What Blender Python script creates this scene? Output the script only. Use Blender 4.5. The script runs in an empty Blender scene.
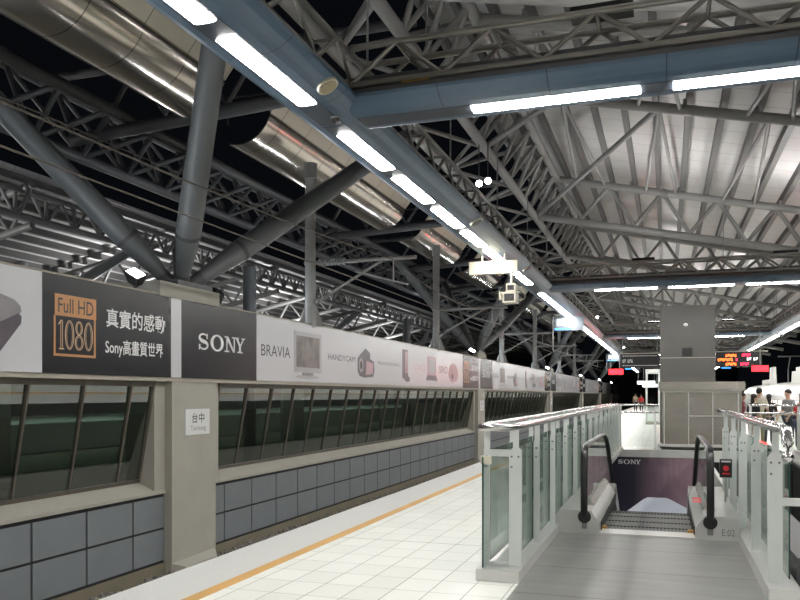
import bpy, math, random
from mathutils import Vector, Matrix
random.seed(7)
C = bpy.context.scene.collection
D = bpy.data
PI = math.pi

# ------------------------------------------------------------------ materials
def nodes_of(name):
    m = D.materials.new(name); m.use_nodes = True
    nt = m.node_tree
    b = nt.nodes['Principled BSDF']
    return m, nt, b

def mth(nt, op, a, b=None, c=None):
    n = nt.nodes.new('ShaderNodeMath'); n.operation = op
    for i, v in enumerate((a, b, c)):
        if v is None: continue
        if isinstance(v, (int, float)): n.inputs[i].default_value = v
        else: nt.links.new(v, n.inputs[i])
    return n.outputs[0]

def coords(nt):
    g = nt.nodes.new('ShaderNodeNewGeometry')
    s = nt.nodes.new('ShaderNodeSeparateXYZ')
    nt.links.new(g.outputs['Position'], s.inputs[0])
    return g.outputs['Position'], s.outputs[0], s.outputs[1], s.outputs[2]

def noise(nt, scale, detail=3, vec=None, stretch=None):
    n = nt.nodes.new('ShaderNodeTexNoise'); n.inputs['Scale'].default_value = scale
    n.inputs['Detail'].default_value = detail
    if vec is None: vec = coords(nt)[0]
    if stretch:
        mp = nt.nodes.new('ShaderNodeMapping'); mp.inputs['Scale'].default_value = stretch
        nt.links.new(vec, mp.inputs[0]); vec = mp.outputs[0]
    nt.links.new(vec, n.inputs['Vector'])
    return n.outputs['Fac']

def mixc(nt, fac, a, b):
    n = nt.nodes.new('ShaderNodeMix'); n.data_type = 'RGBA'
    if isinstance(fac, (int, float)): n.inputs[0].default_value = fac
    else: nt.links.new(fac, n.inputs[0])
    for k, v in ((6, a), (7, b)):
        if isinstance(v, tuple): n.inputs[k].default_value = (*v, 1)
        else: nt.links.new(v, n.inputs[k])
    return n.outputs[2]

def line_mask(nt, x, period, w, off=0.0):
    f = mth(nt, 'FRACT', mth(nt, 'DIVIDE', mth(nt, 'ADD', x, off), period))
    return mth(nt, 'LESS_THAN', f, w / period)

def bump(nt, b, h, strength, dist=0.02):
    n = nt.nodes.new('ShaderNodeBump'); n.inputs['Strength'].default_value = strength
    n.inputs['Distance'].default_value = dist
    nt.links.new(h, n.inputs['Height']); nt.links.new(n.outputs[0], b.inputs['Normal'])

def mat(name, rgb, rough=.5, metal=0., var=.15, scale=4., bmp=0., stretch=None, coat=0.):
    m, nt, b = nodes_of(name)
    b.inputs['Roughness'].default_value = rough; b.inputs['Metallic'].default_value = metal
    if coat: b.inputs['Coat Weight'].default_value = coat
    f = noise(nt, scale, 4, None, stretch)
    lo = tuple(c * (1 - var) for c in rgb); hi = tuple(min(1, c * (1 + var)) for c in rgb)
    nt.links.new(mixc(nt, f, lo, hi), b.inputs['Base Color'])
    if bmp: bump(nt, b, f, bmp)
    return m

def emis(name, rgb, s):
    m, nt, b = nodes_of(name)
    b.inputs['Base Color'].default_value = (*[min(1, c) for c in rgb], 1)
    b.inputs['Emission Color'].default_value = (*rgb, 1)
    b.inputs['Emission Strength'].default_value = s
    return m

def seamed(name, rgb, rough, metal, axis, period, w, var=.1, seam=.25, scale=3, off=0., stretch=None):
    m, nt, b = nodes_of(name)
    b.inputs['Roughness'].default_value = rough; b.inputs['Metallic'].default_value = metal
    p, x, y, z = coords(nt)
    a = (x, y, z)[axis]
    msk = line_mask(nt, a, period, w, off + 100 * period)
    f = noise(nt, scale, 4, p, stretch)
    base = mixc(nt, f, tuple(c * (1 - var) for c in rgb), tuple(min(1, c * (1 + var)) for c in rgb))
    nt.links.new(mixc(nt, msk, base, tuple(c * seam for c in rgb)), b.inputs['Base Color'])
    return m

def glass(name, tint, k=1.8, rough=.0):
    m = D.materials.new(name); m.use_nodes = True; nt = m.node_tree; nt.nodes.clear()
    out = nt.nodes.new('ShaderNodeOutputMaterial')
    t = nt.nodes.new('ShaderNodeBsdfTransparent'); t.inputs[0].default_value = (*tint, 1)
    g = nt.nodes.new('ShaderNodeBsdfGlossy'); g.inputs['Roughness'].default_value = rough
    g.inputs['Color'].default_value = (.95, 1, .97, 1)
    fr = nt.nodes.new('ShaderNodeFresnel'); fr.inputs[0].default_value = 1.45
    f = mth(nt, 'MINIMUM', mth(nt, 'MULTIPLY', fr.outputs[0], k), 1.0)
    mx = nt.nodes.new('ShaderNodeMixShader')
    nt.links.new(f, mx.inputs[0]); nt.links.new(t.outputs[0], mx.inputs[1]); nt.links.new(g.outputs[0], mx.inputs[2])
    nt.links.new(mx.outputs[0], out.inputs[0])
    return m

M = {}
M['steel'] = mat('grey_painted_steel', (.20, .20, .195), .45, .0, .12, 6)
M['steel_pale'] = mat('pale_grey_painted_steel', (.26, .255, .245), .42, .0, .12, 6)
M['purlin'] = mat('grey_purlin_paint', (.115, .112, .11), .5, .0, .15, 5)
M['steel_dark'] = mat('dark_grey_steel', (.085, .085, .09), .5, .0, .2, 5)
M['tree'] = mat('blue_grey_strut_paint', (.15, .16, .166), .38, .0, .15, 3)
M['small_tube'] = mat('lattice_tube_steel', (.30, .285, .26), .35, .6, .12, 8)
M['duct'] = seamed('blue_grey_duct_paint', (.075, .122, .18), .30, .0, 1, 1.24, .012, .06, .3)
M['duct_x'] = seamed('blue_grey_cross_duct_paint', (.075, .122, .18), .30, .0, 0, 1.1, .012, .06, .3)
M['duct_dark'] = mat('dark_blue_plate', (.03, .04, .055), .35, 0, .2, 6)
M['duct_plate'] = mat('grey_junction_plate', (.12, .125, .13), .4, 0, .1, 6)
M['gutter'] = seamed('brushed_stainless_shell', (.62, .57, .50), .17, .9, 1, 1.24, .018, .07, .12, 2.5, 0, (1, .15, 1))
M['gutter_pale'] = seamed('cream_shell_panel', (.62, .57, .47), .42, .35, 1, 1.24, .018, .05, .2, 2.5)
M['deck'] = seamed('pale_roof_sheet', (.52, .51, .50), .36, .0, 1, .95, .03, .12, .55, .8)
M['lamp'] = emis('fluorescent_diffuser', (1.0, .985, .95), 58)
M['lamp_end'] = mat('lamp_end_cap', (.6, .6, .6), .4)
M['batten'] = emis('blue_white_tube', (.85, .92, 1.0), 75)
M['flood_face'] = emis('floodlight_glass', (.95, .97, 1.0), 30)
M['black'] = mat('black_enamel', (.015, .015, .016), .4, 0, .2, 8)
M['rubber'] = mat('black_rubber', (.010, .010, .011), .36, 0, .2, 20)
M['stainless'] = mat('stainless_steel', (.60, .595, .58), .34, .6, .08, 3, 0, (1, 1, 6))
M['polished'] = mat('polished_stainless_tube', (.62, .61, .60), .22, 1.0, .04, 4)
M['steel_panel'] = mat('rippled_stainless_sheet', (.56, .52, .46), .2, .88, .06, 1.1, .5)
M['fin'] = mat('grey_green_painted_fin', (.60, .63, .61), .4, .0, .06, 5)
M['glass_rail'] = glass('greenish_balustrade_glass', (.955, .988, .975), .8)
M['glass_edge'] = mat('dark_green_glass_edge', (.02, .07, .06), .15, 0, .2, 6)
M['glass_win'] = glass('window_glass', (.42, .54, .48), .24)
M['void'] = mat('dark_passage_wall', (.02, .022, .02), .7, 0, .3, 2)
M['concrete'] = mat('beige_concrete', (.355, .34, .295), .75, 0, .10, 2.2, .06)
M['concrete_grey'] = mat('grey_tower_concrete', (.075, .073, .068), .7, 0, .08, 2.5, .05)
M['plinth'] = mat('brown_concrete_plinth', (.17, .15, .105), .85, 0, .2, 4, .1)
M['cladding'] = mat('blue_grey_cladding', (.172, .188, .20), .55, 0, .08, 3)
M['joint'] = mat('dark_joint', (.02, .02, .022), .8)
M['mullion'] = mat('bronze_mullion', (.13, .115, .095), .4, .3, .1, 6)
M['soffit'] = mat('soffit_strip', (.36, .33, .27), .6, 0, .1, 4)
M['print_white'] = mat('satin_light_grey_print', (.56, .56, .58), .26, 0, .02, 2)
M['print_dark'] = mat('satin_charcoal_print', (.016, .016, .019), .27, 0, .08, 2)
M['print_dark'].node_tree.nodes['Principled BSDF'].inputs['Specular IOR Level'].default_value = .28
M['print_text'] = mat('white_print', (.72, .72, .72), .35, 0, .02, 2)
M['print_black'] = mat('black_print', (.02, .018, .02), .35, 0, .05, 2)
M['print_gold'] = mat('gold_gradient_print', (.50, .235, .085), .35, .1, .35, 1.6)
M['print_paleg'] = mat('pale_gold_print', (.68, .46, .28), .35, 0, .2, 5)
M['print_grey'] = mat('grey_product_print', (.22, .20, .215), .35, 0, .35, 3)
M['print_grey_lt'] = mat('silver_product_print', (.34, .33, .345), .35, 0, .12, 3)
M['print_violet'] = mat('dark_violet_product_print', (.075, .06, .075), .35, 0, .5, 2.5)
M['print_rose'] = mat('rose_product_print', (.36, .21, .235), .35, 0, .35, 3)
M['print_picture'] = mat('abstract_picture_print', (.15, .125, .11), .35, 0, .9, 4)
M['white_plate'] = mat('white_enamel_sign', (.66, .67, .66), .35, 0, .03, 3)
M['granite'] = mat('grey_granite_coping', (.45, .455, .44), .6, 0, .14, 45)
M['yellow'] = mat('worn_orange_line', (.46, .26, .075), .6, 0, .25, 1.6)
M['ballast'] = mat('grey_brown_ballast', (.19, .18, .16), .9, 0, .6, 14)
M['wire'] = mat('copper_wire', (.10, .085, .07), .45, .5)
M['insulator'] = mat('grey_ribbed_insulator', (.36, .37, .37), .35)
M['cream'] = mat('cream_enamel', (.60, .56, .45), .4, 0, .06, 5)
M['pole'] = mat('weathered_grey_pole', (.40, .40, .39), .55, 0, .15, 5)
M['red_led'] = emis('red_led', (1.0, .004, .007), 18)
M['red_glow'] = emis('bright_red_led_panel', (1.0, .025, .04), 10)
M['orange_led'] = emis('orange_led', (1.0, .16, .03), 5)
M['magenta_led'] = emis('magenta_led', (1.0, .03, .09), 4)
M['white_lit'] = emis('white_lit_lettering', (1, 1, 1), 1.6)
M['blue_lit'] = emis('blue_lit_stripe', (.05, .30, 1.0), 1.8)
M['sign_grey'] = mat('grey_blue_sign', (.17, .20, .23), .3, 0, .15, 3)
M['train_white'] = mat('glossy_white_train_paint', (.80, .79, .76), .25, 0, .03, 2, 0, None, .3)
M['train_orange'] = mat('orange_train_stripe', (.72, .22, .03), .3)
M['train_lit'] = emis('lit_train_window', (1.0, .93, .78), .75)
M['grille'] = mat('grey_step_tread', (.085, .085, .08), .5, .1, .1, 8)
M['redwhite'] = mat('red_sticker', (.65, .03, .04), .4)
M['skin'] = mat('skin', (.52, .33, .24), .6, 0, .08, 12)
M['hair'] = mat('black_hair', (.015, .012, .011), .55, 0, .3, 40)
def cloth(n, c): 
    if n not in M: M[n] = mat(n, c, .85, 0, .12, 25)
    return M[n]

# tiled floor
def make_tiles():
    m, nt, b = nodes_of('white_floor_tiles')
    p, x, y, z = coords(nt)
    lx = line_mask(nt, x, .303, .009, 60.6 + .013); ly = line_mask(nt, y, .41, .008, 41)
    wide = line_mask(nt, y, 8.2, .02, 41)
    ln = mth(nt, 'MAXIMUM', mth(nt, 'MAXIMUM', lx, ly), wide)
    cx = mth(nt, 'FLOOR', mth(nt, 'DIVIDE', mth(nt, 'ADD', x, 60.6), .303)); cy = mth(nt, 'FLOOR', mth(nt, 'DIVIDE', mth(nt, 'ADD', y, 41), .41))
    cb = nt.nodes.new('ShaderNodeCombineXYZ'); nt.links.new(cx, cb.inputs[0]); nt.links.new(cy, cb.inputs[1])
    wn = nt.nodes.new('ShaderNodeTexWhiteNoise'); nt.links.new(cb.outputs[0], wn.inputs['Vector'])
    tile = mixc(nt, wn.outputs['Value'], (.66, .665, .625), (.74, .745, .705))
    tile = mixc(nt, mth(nt, 'MULTIPLY', noise(nt, .7, 4, p), .22), tile, (.50, .50, .46))
    nt.links.new(mixc(nt, ln, tile, (.24, .25, .21)), b.inputs['Base Color'])
    b.inputs['Roughness'].default_value = .32
    # studs of the tactile row beside the line
    sx = mth(nt, 'ABSOLUTE', mth(nt, 'SUBTRACT', mth(nt, 'FRACT', mth(nt, 'DIVIDE', mth(nt, 'ADD', x, 60), .06)), .5))
    sy = mth(nt, 'ABSOLUTE', mth(nt, 'SUBTRACT', mth(nt, 'FRACT', mth(nt, 'DIVIDE', mth(nt, 'ADD', y, 60), .06)), .5))
    r = mth(nt, 'SQRT', mth(nt, 'ADD', mth(nt, 'MULTIPLY', sx, sx), mth(nt, 'MULTIPLY', sy, sy)))
    st = mth(nt, 'MULTIPLY', mth(nt, 'LESS_THAN', r, .3), mth(nt, 'LESS_THAN', x, -3.10))
    bump(nt, b, mth(nt, 'SUBTRACT', st, ln), .6, .006)
    return m
M['tiles'] = make_tiles()

def make_plate():
    m, nt, b = nodes_of('grooved_steel_floor_plate')
    p, x, y, z = coords(nt)
    f = noise(nt, 1.0, 5, p, (1.2, 7, 1)); g = noise(nt, 40, 2, p, (.25, 3, 1))
    c = mixc(nt, f, (.155, .155, .145), (.30, .30, .285))
    c = mixc(nt, mth(nt, 'MULTIPLY', g, .35), c, (.36, .36, .35))
    seam = line_mask(nt, y, 1.06, .012, 20.15)
    nt.links.new(mixc(nt, seam, c, (.06, .06, .055)), b.inputs['Base Color'])
    b.inputs['Metallic'].default_value = .55; b.inputs['Roughness'].default_value = .42
    w = nt.nodes.new('ShaderNodeTexWave'); w.inputs['Scale'].default_value = 26; w.bands_direction = 'X'
    nt.links.new(p, w.inputs['Vector']); bump(nt, b, w.outputs['Fac'], .25, .004)
    return m
M['plate'] = make_plate()

def make_ad():
    m, nt, b = nodes_of('dark_violet_poster_print')
    p, x, y, z = coords(nt)
    grain = noise(nt, 9, 4, p, (1.5, 1, .12))
    big = noise(nt, .9, 2, p)
    gx = mth(nt, 'MULTIPLY', mth(nt, 'ADD', x, .9), .5); gx = mth(nt, 'MINIMUM', mth(nt, 'MAXIMUM', gx, 0), 1)
    c = mixc(nt, gx, (.02, .018, .032), (.30, .19, .235))
    c = mixc(nt, mth(nt, 'MULTIPLY', mth(nt, 'MULTIPLY', grain, big), gx), c, (.46, .32, .34))
    nt.links.new(c, b.inputs['Base Color']); b.inputs['Roughness'].default_value = .35
    return m
M['ad'] = make_ad()
M['ad_pale'] = mat('pale_blue_poster_print', (.78, .82, .92), .35, 0, .1, 1.5)

# ------------------------------------------------------------------ mesh builder
class MB:
    def __init__(s): s.v = []; s.f = []; s.sm = []
    def add(s, vs, fs, smooth=False):
        o = len(s.v); s.v += [tuple(v) for v in vs]
        s.f += [tuple(i + o for i in f) for f in fs]; s.sm += [smooth] * len(fs)
        return s
    def box(s, x0, x1, y0, y1, z0, z1):
        v = [(x, y, z) for x in (x0, x1) for y in (y0, y1) for z in (z0, z1)]
        return s.add(v, [(0, 1, 3, 2), (4, 6, 7, 5), (0, 4, 5, 1), (2, 3, 7, 6), (0, 2, 6, 4), (1, 5, 7, 3)])
    def tube(s, a, b, r, n=8, r1=None, caps=True):
        a = Vector(a); b = Vector(b); r1 = r if r1 is None else r1
        d = (b - a).normalized(); u = d.orthogonal().normalized(); w = d.cross(u)
        ring = [(math.cos(2 * PI * i / n), math.sin(2 * PI * i / n)) for i in range(n)]
        A = [a + u * c * r + w * q * r for c, q in ring]; B = [b + u * c * r1 + w * q * r1 for c, q in ring]
        s.add(A + B, [(i, (i + 1) % n, n + (i + 1) % n, n + i) for i in range(n)], True)
        if caps: s.add(A, [tuple(range(n))[::-1]]); s.add(B, [tuple(range(n))])
        return s
    def path(s, pts, r, n=8, closed=False, sx=1., up=(0, 0, 1)):
        pts = [Vector(p) for p in pts]; k = len(pts); vs = []
        for i, p in enumerate(pts):
            a = pts[(i - 1) % k] if (closed or i > 0) else p
            b = pts[(i + 1) % k] if (closed or i < k - 1) else p
            d = (b - a).normalized(); u = d.cross(Vector(up))
            u = u.normalized() if u.length > 1e-4 else Vector((1, 0, 0)); w = u.cross(d).normalized()
            vs += [p + u * math.cos(2 * PI * j / n) * r * sx + w * math.sin(2 * PI * j / n) * r for j in range(n)]
        fs = [(i * n + j, i * n + (j + 1) % n, ((i + 1) % k) * n + (j + 1) % n, ((i + 1) % k) * n + j)
              for i in range(k if closed else k - 1) for j in range(n)]
        s.add(vs, fs, True)
        if not closed:
            s.add(vs[:n], [tuple(range(n))[::-1]]); s.add(vs[-n:], [tuple(range(n))])
        return s
    def prism(s, prof, fn, a0, a1, smooth=False, caps=True):
        n = len(prof); A = [fn(p[0], p[1], a0) for p in prof]; B = [fn(p[0], p[1], a1) for p in prof]
        s.add(A + B, [(i, (i + 1) % n, n + (i + 1) % n, n + i) for i in range(n)], smooth)
        if caps: s.add(A, [tuple(range(n))[::-1]]); s.add(B, [tuple(range(n))])
        return s
    def sphere(s, c, r, n=12, m=8, sc=(1, 1, 1)):
        vs = [(c[0], c[1], c[2] + r * sc[2])]
        for i in range(1, m):
            t = PI * i / m
            vs += [(c[0] + r * sc[0] * math.sin(t) * math.cos(2 * PI * j / n), c[1] + r * sc[1] * math.sin(t) * math.sin(2 * PI * j / n), c[2] + r * sc[2] * math.cos(t)) for j in range(n)]
        vs.append((c[0], c[1], c[2] - r * sc[2])); L = len(vs) - 1
        fs = [(0, 1 + j, 1 + (j + 1) % n) for j in range(n)]
        for i in range(m - 2):
            fs += [(1 + i * n + j, 1 + (i + 1) * n + j, 1 + (i + 1) * n + (j + 1) % n, 1 + i * n + (j + 1) % n) for j in range(n)]
        fs += [(L, 1 + (m - 2) * n + (j + 1) % n, 1 + (m - 2) * n + j) for j in range(n)]
        return s.add(vs, fs, True)
    def build(s, name, m, parent=None, label=None):
        off = ORG.get(parent.name, Vector()) if parent else Vector()
        me = D.meshes.new(name)
        me.from_pydata([(v[0] - off.x, v[1] - off.y, v[2] - off.z) for v in s.v], [], s.f)
        me.polygons.foreach_set('use_smooth', s.sm); me.materials.append(m)
        o = D.objects.new(name, me); C.objects.link(o)
        if parent: o.parent = parent; ORG[o.name] = off
        else: ORG[o.name] = Vector()
        if label: o['label'] = label
        return o
ORG = {}

def tag(o, label, cat, group=None, kind=None):
    if label: o['label'] = label
    if cat: o['category'] = cat
    if group: o['group'] = group
    if kind: o['kind'] = kind
    return o
def thing(name, loc, label, cat, group=None):
    o = D.objects.new(name, None); o.empty_display_size = .2; o.location = loc; C.objects.link(o)
    ORG[o.name] = Vector(loc); return tag(o, label, cat, group)
def struct(o): o['kind'] = 'structure'; return o
def dup(root, d, label=None):
    r = root.copy(); C.objects.link(r); r.location = root.location + Vector(d)
    if label: r['label'] = label
    for ch in list(root.children):
        c = ch.copy(); C.objects.link(c); c.parent = r
        for g in ch.children:
            e = g.copy(); C.objects.link(e); e.parent = c
    return r
NTH = ['nearest', 'second', 'third', 'fourth', 'fifth', 'sixth', 'seventh', 'eighth', 'ninth', 'tenth', 'eleventh', 'twelfth', 'thirteenth', 'fourteenth', 'fifteenth', 'sixteenth', 'seventeenth', 'eighteenth', 'nineteenth', 'twentieth'] 
def nth(i):
    if i < len(NTH): return NTH[i]
    t, u = divmod(i + 1, 10)
    T = {2: 'twenty', 3: 'thirty', 4: 'forty', 5: 'fifty', 6: 'sixty'}[t]
    return T + '-' + ['', 'first', 'second', 'third', 'fourth', 'fifth', 'sixth', 'seventh', 'eighth', 'ninth'][u] if u else T[:-1] + 'ieth'

XZ = lambda a, b, t: (a, t, b)       # profile in x,z swept along y
YZ = lambda a, b, t: (t, a, b)       # profile in y,z swept along x

# ------------------------------------------------------------------ lettering
def text_mesh(s, mapfn, bold=0.0):
    cu = D.curves.new('t', 'FONT'); cu.body = s; cu.size = 1; cu.resolution_u = 3; cu.offset = bold
    ob = D.objects.new('t', cu); C.objects.link(ob)
    bpy.context.view_layer.update()
    dg = bpy.context.evaluated_depsgraph_get()
    me = D.meshes.new_from_object(ob.evaluated_get(dg))
    vs = [v.co.copy() for v in me.vertices]; fs = [tuple(p.vertices) for p in me.polygons]
    D.objects.remove(ob); D.curves.remove(cu); D.meshes.remove(me)
    x0 = min(v.x for v in vs); x1 = max(v.x for v in vs); y0 = min(v.y for v in vs); y1 = max(v.y for v in vs)
    uv = [((v.x - x0) / (x1 - x0), (v.y - y0) / (y1 - y0)) for v in vs]
    mb = MB(); mb.add([mapfn(u, v) for u, v in uv], fs); return mb
def on_x(X, y0, y1, z0, z1): return lambda u, v: (X, y0 + (y1 - y0) * u, z0 + (z1 - z0) * v)
def on_y(Y, x0, x1, z0, z1): return lambda u, v: (x0 + (x1 - x0) * u, Y, z0 + (z1 - z0) * v)
def stroke(mb, pts, ws, fn):
    """ribbon along unit-box points with widths"""
    L = []; n = len(pts)
    for i, (x, y) in enumerate(pts):
        a = pts[max(0, i - 1)]; b = pts[min(n - 1, i + 1)]
        dx, dy = b[0] - a[0], b[1] - a[1]; l = math.hypot(dx, dy) or 1
        w = ws[i] if isinstance(ws, list) else ws
        L.append((x - dy / l * w / 2, y + dx / l * w / 2)); L.append((x + dy / l * w / 2, y - dx / l * w / 2))
    mb.add([fn(*p) for p in L], [(2 * i + 1, 2 * i + 3, 2 * i + 2, 2 * i) for i in range(n - 1)])
def poly(mb, pts, fn): mb.add([fn(*p) for p in pts], [tuple(range(len(pts)))])
def sub(fn, a0, a1): return lambda u, v: fn(a0 + (a1 - a0) * u, v)
def slab_word(fn):
    """four slab-serif capitals"""
    mb = MB()
    f = sub(fn, 0, .215)        # S
    pts = []; ws = []
    for i in range(25):
        t = i / 24
        if t < .5:
            a = math.radians(20 + 250 * (t / .5)); pts.append((.5 + .36 * math.cos(a), .74 + .21 * math.sin(a)))
        else:
            a = math.radians(90 - 250 * ((t - .5) / .5)); pts.append((.5 + .37 * math.cos(a), .275 + .225 * math.sin(a)))
        ws.append(.10 + .13 * math.exp(-((t - .5) / .22) ** 2) + .06 * math.exp(-((t - .18) / .1) ** 2) * 0)
    stroke(mb, pts, ws, f)
    poly(mb, [(.76, .68), (.88, .68), (.88, 1), (.80, 1)], f); poly(mb, [(.08, 0), (.16, 0), (.22, .33), (.08, .33)], f)
    f = sub(fn, .245, .52)      # O
    V = []; n = 28
    for i in range(n):
        a = 2 * PI * i / n
        V.append(f(.5 + .5 * math.cos(a), .5 + .52 * math.sin(a))); V.append(f(.5 + .29 * math.cos(a), .5 + .42 * math.sin(a)))
    mb.add(V, [(2 * i, 2 * ((i + 1) % n), 2 * ((i + 1) % n) + 1, 2 * i + 1) for i in range(n)])
    f = sub(fn, .54, .80)       # N
    poly(mb, [(.14, 0), (.24, 0), (.24, 1), (.14, 1)], f); poly(mb, [(.76, 0), (.86, 0), (.86, 1), (.76, 1)], f)
    poly(mb, [(.08, 1), (.70, 0), (.86, 0), (.30, 1)], f)
    for a, b, c, d in ((0, .30, .91, 1), (0, .38, 0, .09), (.62, 1, .91, 1)): poly(mb, [(a, c), (b, c), (b, d), (a, d)], f)
    f = sub(fn, .76, 1.0)       # Y
    poly(mb, [(.40, 0), (.60, 0), (.60, .45), (.40, .45)], f)
    poly(mb, [(.40, .45), (.60, .45), (.31, .95), (.10, .95)], f); poly(mb, [(.46, .42), (.60, .45), (.90, .95), (.78, .95)], f)
    for a, b, c, d in ((0, .40, .91, 1), (.66, 1, .91, 1), (.24, .76, 0, .09)): poly(mb, [(a, c), (b, c), (b, d), (a, d)], f)
    return mb
def numerals_1080(fn):
    mb = MB()
    def ring(f, cx, cy, rx, ry, w=.085, wy=.028):
        V = []; n = 26
        for i in range(n):
            a = 2 * PI * i / n
            V.append(f(cx + rx * math.cos(a), cy + ry * math.sin(a))); V.append(f(cx + (rx - w) * math.cos(a), cy + (ry - wy) * math.sin(a)))
        mb.add(V, [(2 * i, 2 * ((i + 1) % n), 2 * ((i + 1) % n) + 1, 2 * i + 1) for i in range(n)])
    f = sub(fn, 0, .19)
    for a, b in ((.48, .56), (.72, .80)): poly(mb, [(a, .04), (b, .04), (b, .98), (a, .98)], f)
    poly(mb, [(.25, 0), (1, 0), (1, .035), (.25, .035)], f); poly(mb, [(.15, .84), (.22, .81), (.62, .96), (.60, 1)], f)
    for a in (.21, .745):
        f = sub(fn, a, a + .25); ring(f, .5, .5, .5, .5); ring(f, .5, .5, .33, .44, .05, .018)
    f = sub(fn, .48, .72); ring(f, .5, .755, .42, .245); ring(f, .5, .26, .5, .26); ring(f, .5, .755, .26, .19, .05, .015); ring(f, .5, .26, .33, .2, .05, .015)
    return mb

# ------------------------------------------------------------------ the setting
Y0, Y1 = -28.0, 175.0
fl = MB()
HX0, HX1, HY0, HY1 = -1.5, .95, 9.62, 24.0      # escalator well
H2X0, H2X1, H2Y0 = 1.02, 3.3, 6.95              # neighbouring well
def slab(x0, x1, y0, y1): fl.box(x0, x1, y0, y1, -.3, 0)
slab(-3.46, 6.0, Y0, 6.95); slab(-3.46, HX0, 6.95, HY1); slab(HX0, H2X0, 6.95, HY0); slab(HX1, H2X0, HY0, HY1)
slab(H2X1, 6.0, 6.95, HY1); slab(-3.46, 6.0, HY1, Y1)
struct(fl.build('floor', M['tiles']))
struct(MB().box(-4.2, -3.59, Y0, Y1, -.3, 0).build('trim_1', M['granite']))
struct(MB().box(-3.59, -3.46, Y0, Y1, -.3, .001).build('trim_2', M['yellow']))
struct(MB().box(-4.08, -3.6, Y0, Y1, -1.9, -.3).box(5.5, 5.9, Y0, Y1, -1.9, -.3).build('wall_platform', M['concrete']))
# well walls
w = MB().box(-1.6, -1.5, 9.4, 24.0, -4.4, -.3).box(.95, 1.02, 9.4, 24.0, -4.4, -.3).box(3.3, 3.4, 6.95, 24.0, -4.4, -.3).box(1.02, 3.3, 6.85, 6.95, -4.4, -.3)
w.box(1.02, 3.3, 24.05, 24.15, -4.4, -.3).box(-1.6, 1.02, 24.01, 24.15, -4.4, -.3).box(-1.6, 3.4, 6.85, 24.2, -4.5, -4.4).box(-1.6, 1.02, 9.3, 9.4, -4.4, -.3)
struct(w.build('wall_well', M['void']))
struct(MB().box(-46, -3.8, Y0, Y1, -1.95, -1.62).box(5.9, 14, Y0, Y1, -1.95, -1.62).build('floor_trackbed', M['plinth']))

struct(MB().box(-46, -33, Y0, 150, -1.6, 0).build('floor_far', M['tiles']))
# ballast stones (uncountable)
bs = MB()
def stone(x, y, z, r):
    q = [Vector((random.uniform(.7, 1.2) * a, random.uniform(.7, 1.2) * b, random.uniform(.6, 1.0) * c)) * r for a, b, c in
         ((1, 0, 0), (-1, 0, 0), (0, 1, 0), (0, -1, 0), (0, 0, 1), (0, 0, -1))]
    a = random.uniform(0, 3); R = Matrix.Rotation(a, 3, Vector((random.random(), random.random(), 1)).normalized())
    bs.add([R @ p + Vector((x, y, z)) for p in q], [(0, 2, 4), (2, 1, 4), (1, 3, 4), (3, 0, 4), (2, 0, 5), (1, 2, 5), (3, 1, 5), (0, 3, 5)])
bs.box(-8.12, -4.3, Y0, 149.5, -1.62, -1.50)
y = 4.0
while y < 60:
    for k in range(max(3, int(16 - y / 5))):
        stone(random.uniform(-8.1, -7.4), y + random.uniform(-.06, .06), -1.455 + random.uniform(-.03, .05), random.uniform(.03, .07))
    y += .085 + y * .003
tag(bs.build('track_ballast', M['ballast']), 'rough grey-brown stone ballast along the track below the platform', 'ballast', None, 'stuff')

# ---------------- left wall, one bay repeated
BAY = 23.2
def bay_y(k): return 11.55 + BAY * k
NB = range(-1, 6)
def place_struct(o0, n):                       # copies of a structure object down the line
    for k in range(1, n): 
        r = dup(o0, (0, BAY * k, 0))
p0 = bay_y(-1)
pil = MB(); pil.box(-8.95, -8.0, p0, p0 + 1.38, -1.6, 3.25); pil.box(-9.2, -7.92, p0 - .45, p0 + 1.38, 3.25, 3.5)
pil.add([(-8.0, p0 - .02, -1.6), (-7.72, p0 + .1, -1.6), (-7.72, p0 + 1.1, -1.6), (-8.0, p0 + 1.36, -1.6), (-8.0, p0 - .02, -1.28), (-7.8, p0 + .1, -1.34), (-7.8, p0 + 1.1, -1.34), (-8.0, p0 + 1.36, -1.25)],
        [(0, 1, 5, 4), (1, 2, 6, 5), (2, 3, 7, 6), (4, 5, 6, 7)])
PIL = struct(pil.build('pillar', M['concrete'])); place_struct(PIL, 7)
w0, w1 = p0 + 1.38, p0 + BAY
wl = MB(); wl.box(-8.4, -8.17, w0, w1, -1.6, -.06); wl.prism([(-8.12, -.08), (-8.12, -.03), (-8.47, .14), (-8.6, .14), (-8.6, -.08)], XZ, w0, w1)
wl.box(-8.6, -8.14, w0, w0 + .32, -.05, 1.9); wl.box(-8.6, -8.14, w1 - .30, w1, -.05, 1.9)
WL = struct(wl.build('wall_left', M['concrete'])); place_struct(WL, 7)
WP = struct(MB().box(-8.42, -8.13, w0, w1, -1.6, -1.27).build('baseboard_left', M['plinth'])); place_struct(WP, 7)
cl = MB(); n = 21; pw = (w1 - w0 - .5) / 20.0; ys = [w0, w0 + .55]
for _k in range(19): ys.append(ys[-1] + (w1 - w0 - .55 - .85) / 19)
ys.append(w1)
for a, b in zip(ys[:-1], ys[1:]):
    for z0, z1 in ((-1.22, -.70), (-.66, -.14)):
        if b - a > .1: cl.box(-8.17, -8.145, a + .02, b - .02, z0, z1)
CL = struct(cl.build('wall_left_cladding', M['cladding'])); place_struct(CL, 7)
CJ = struct(MB().box(-8.18, -8.165, w0, w1, -1.27, -.08).build('wall_left_joint', M['joint'])); place_struct(CJ, 7)
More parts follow.
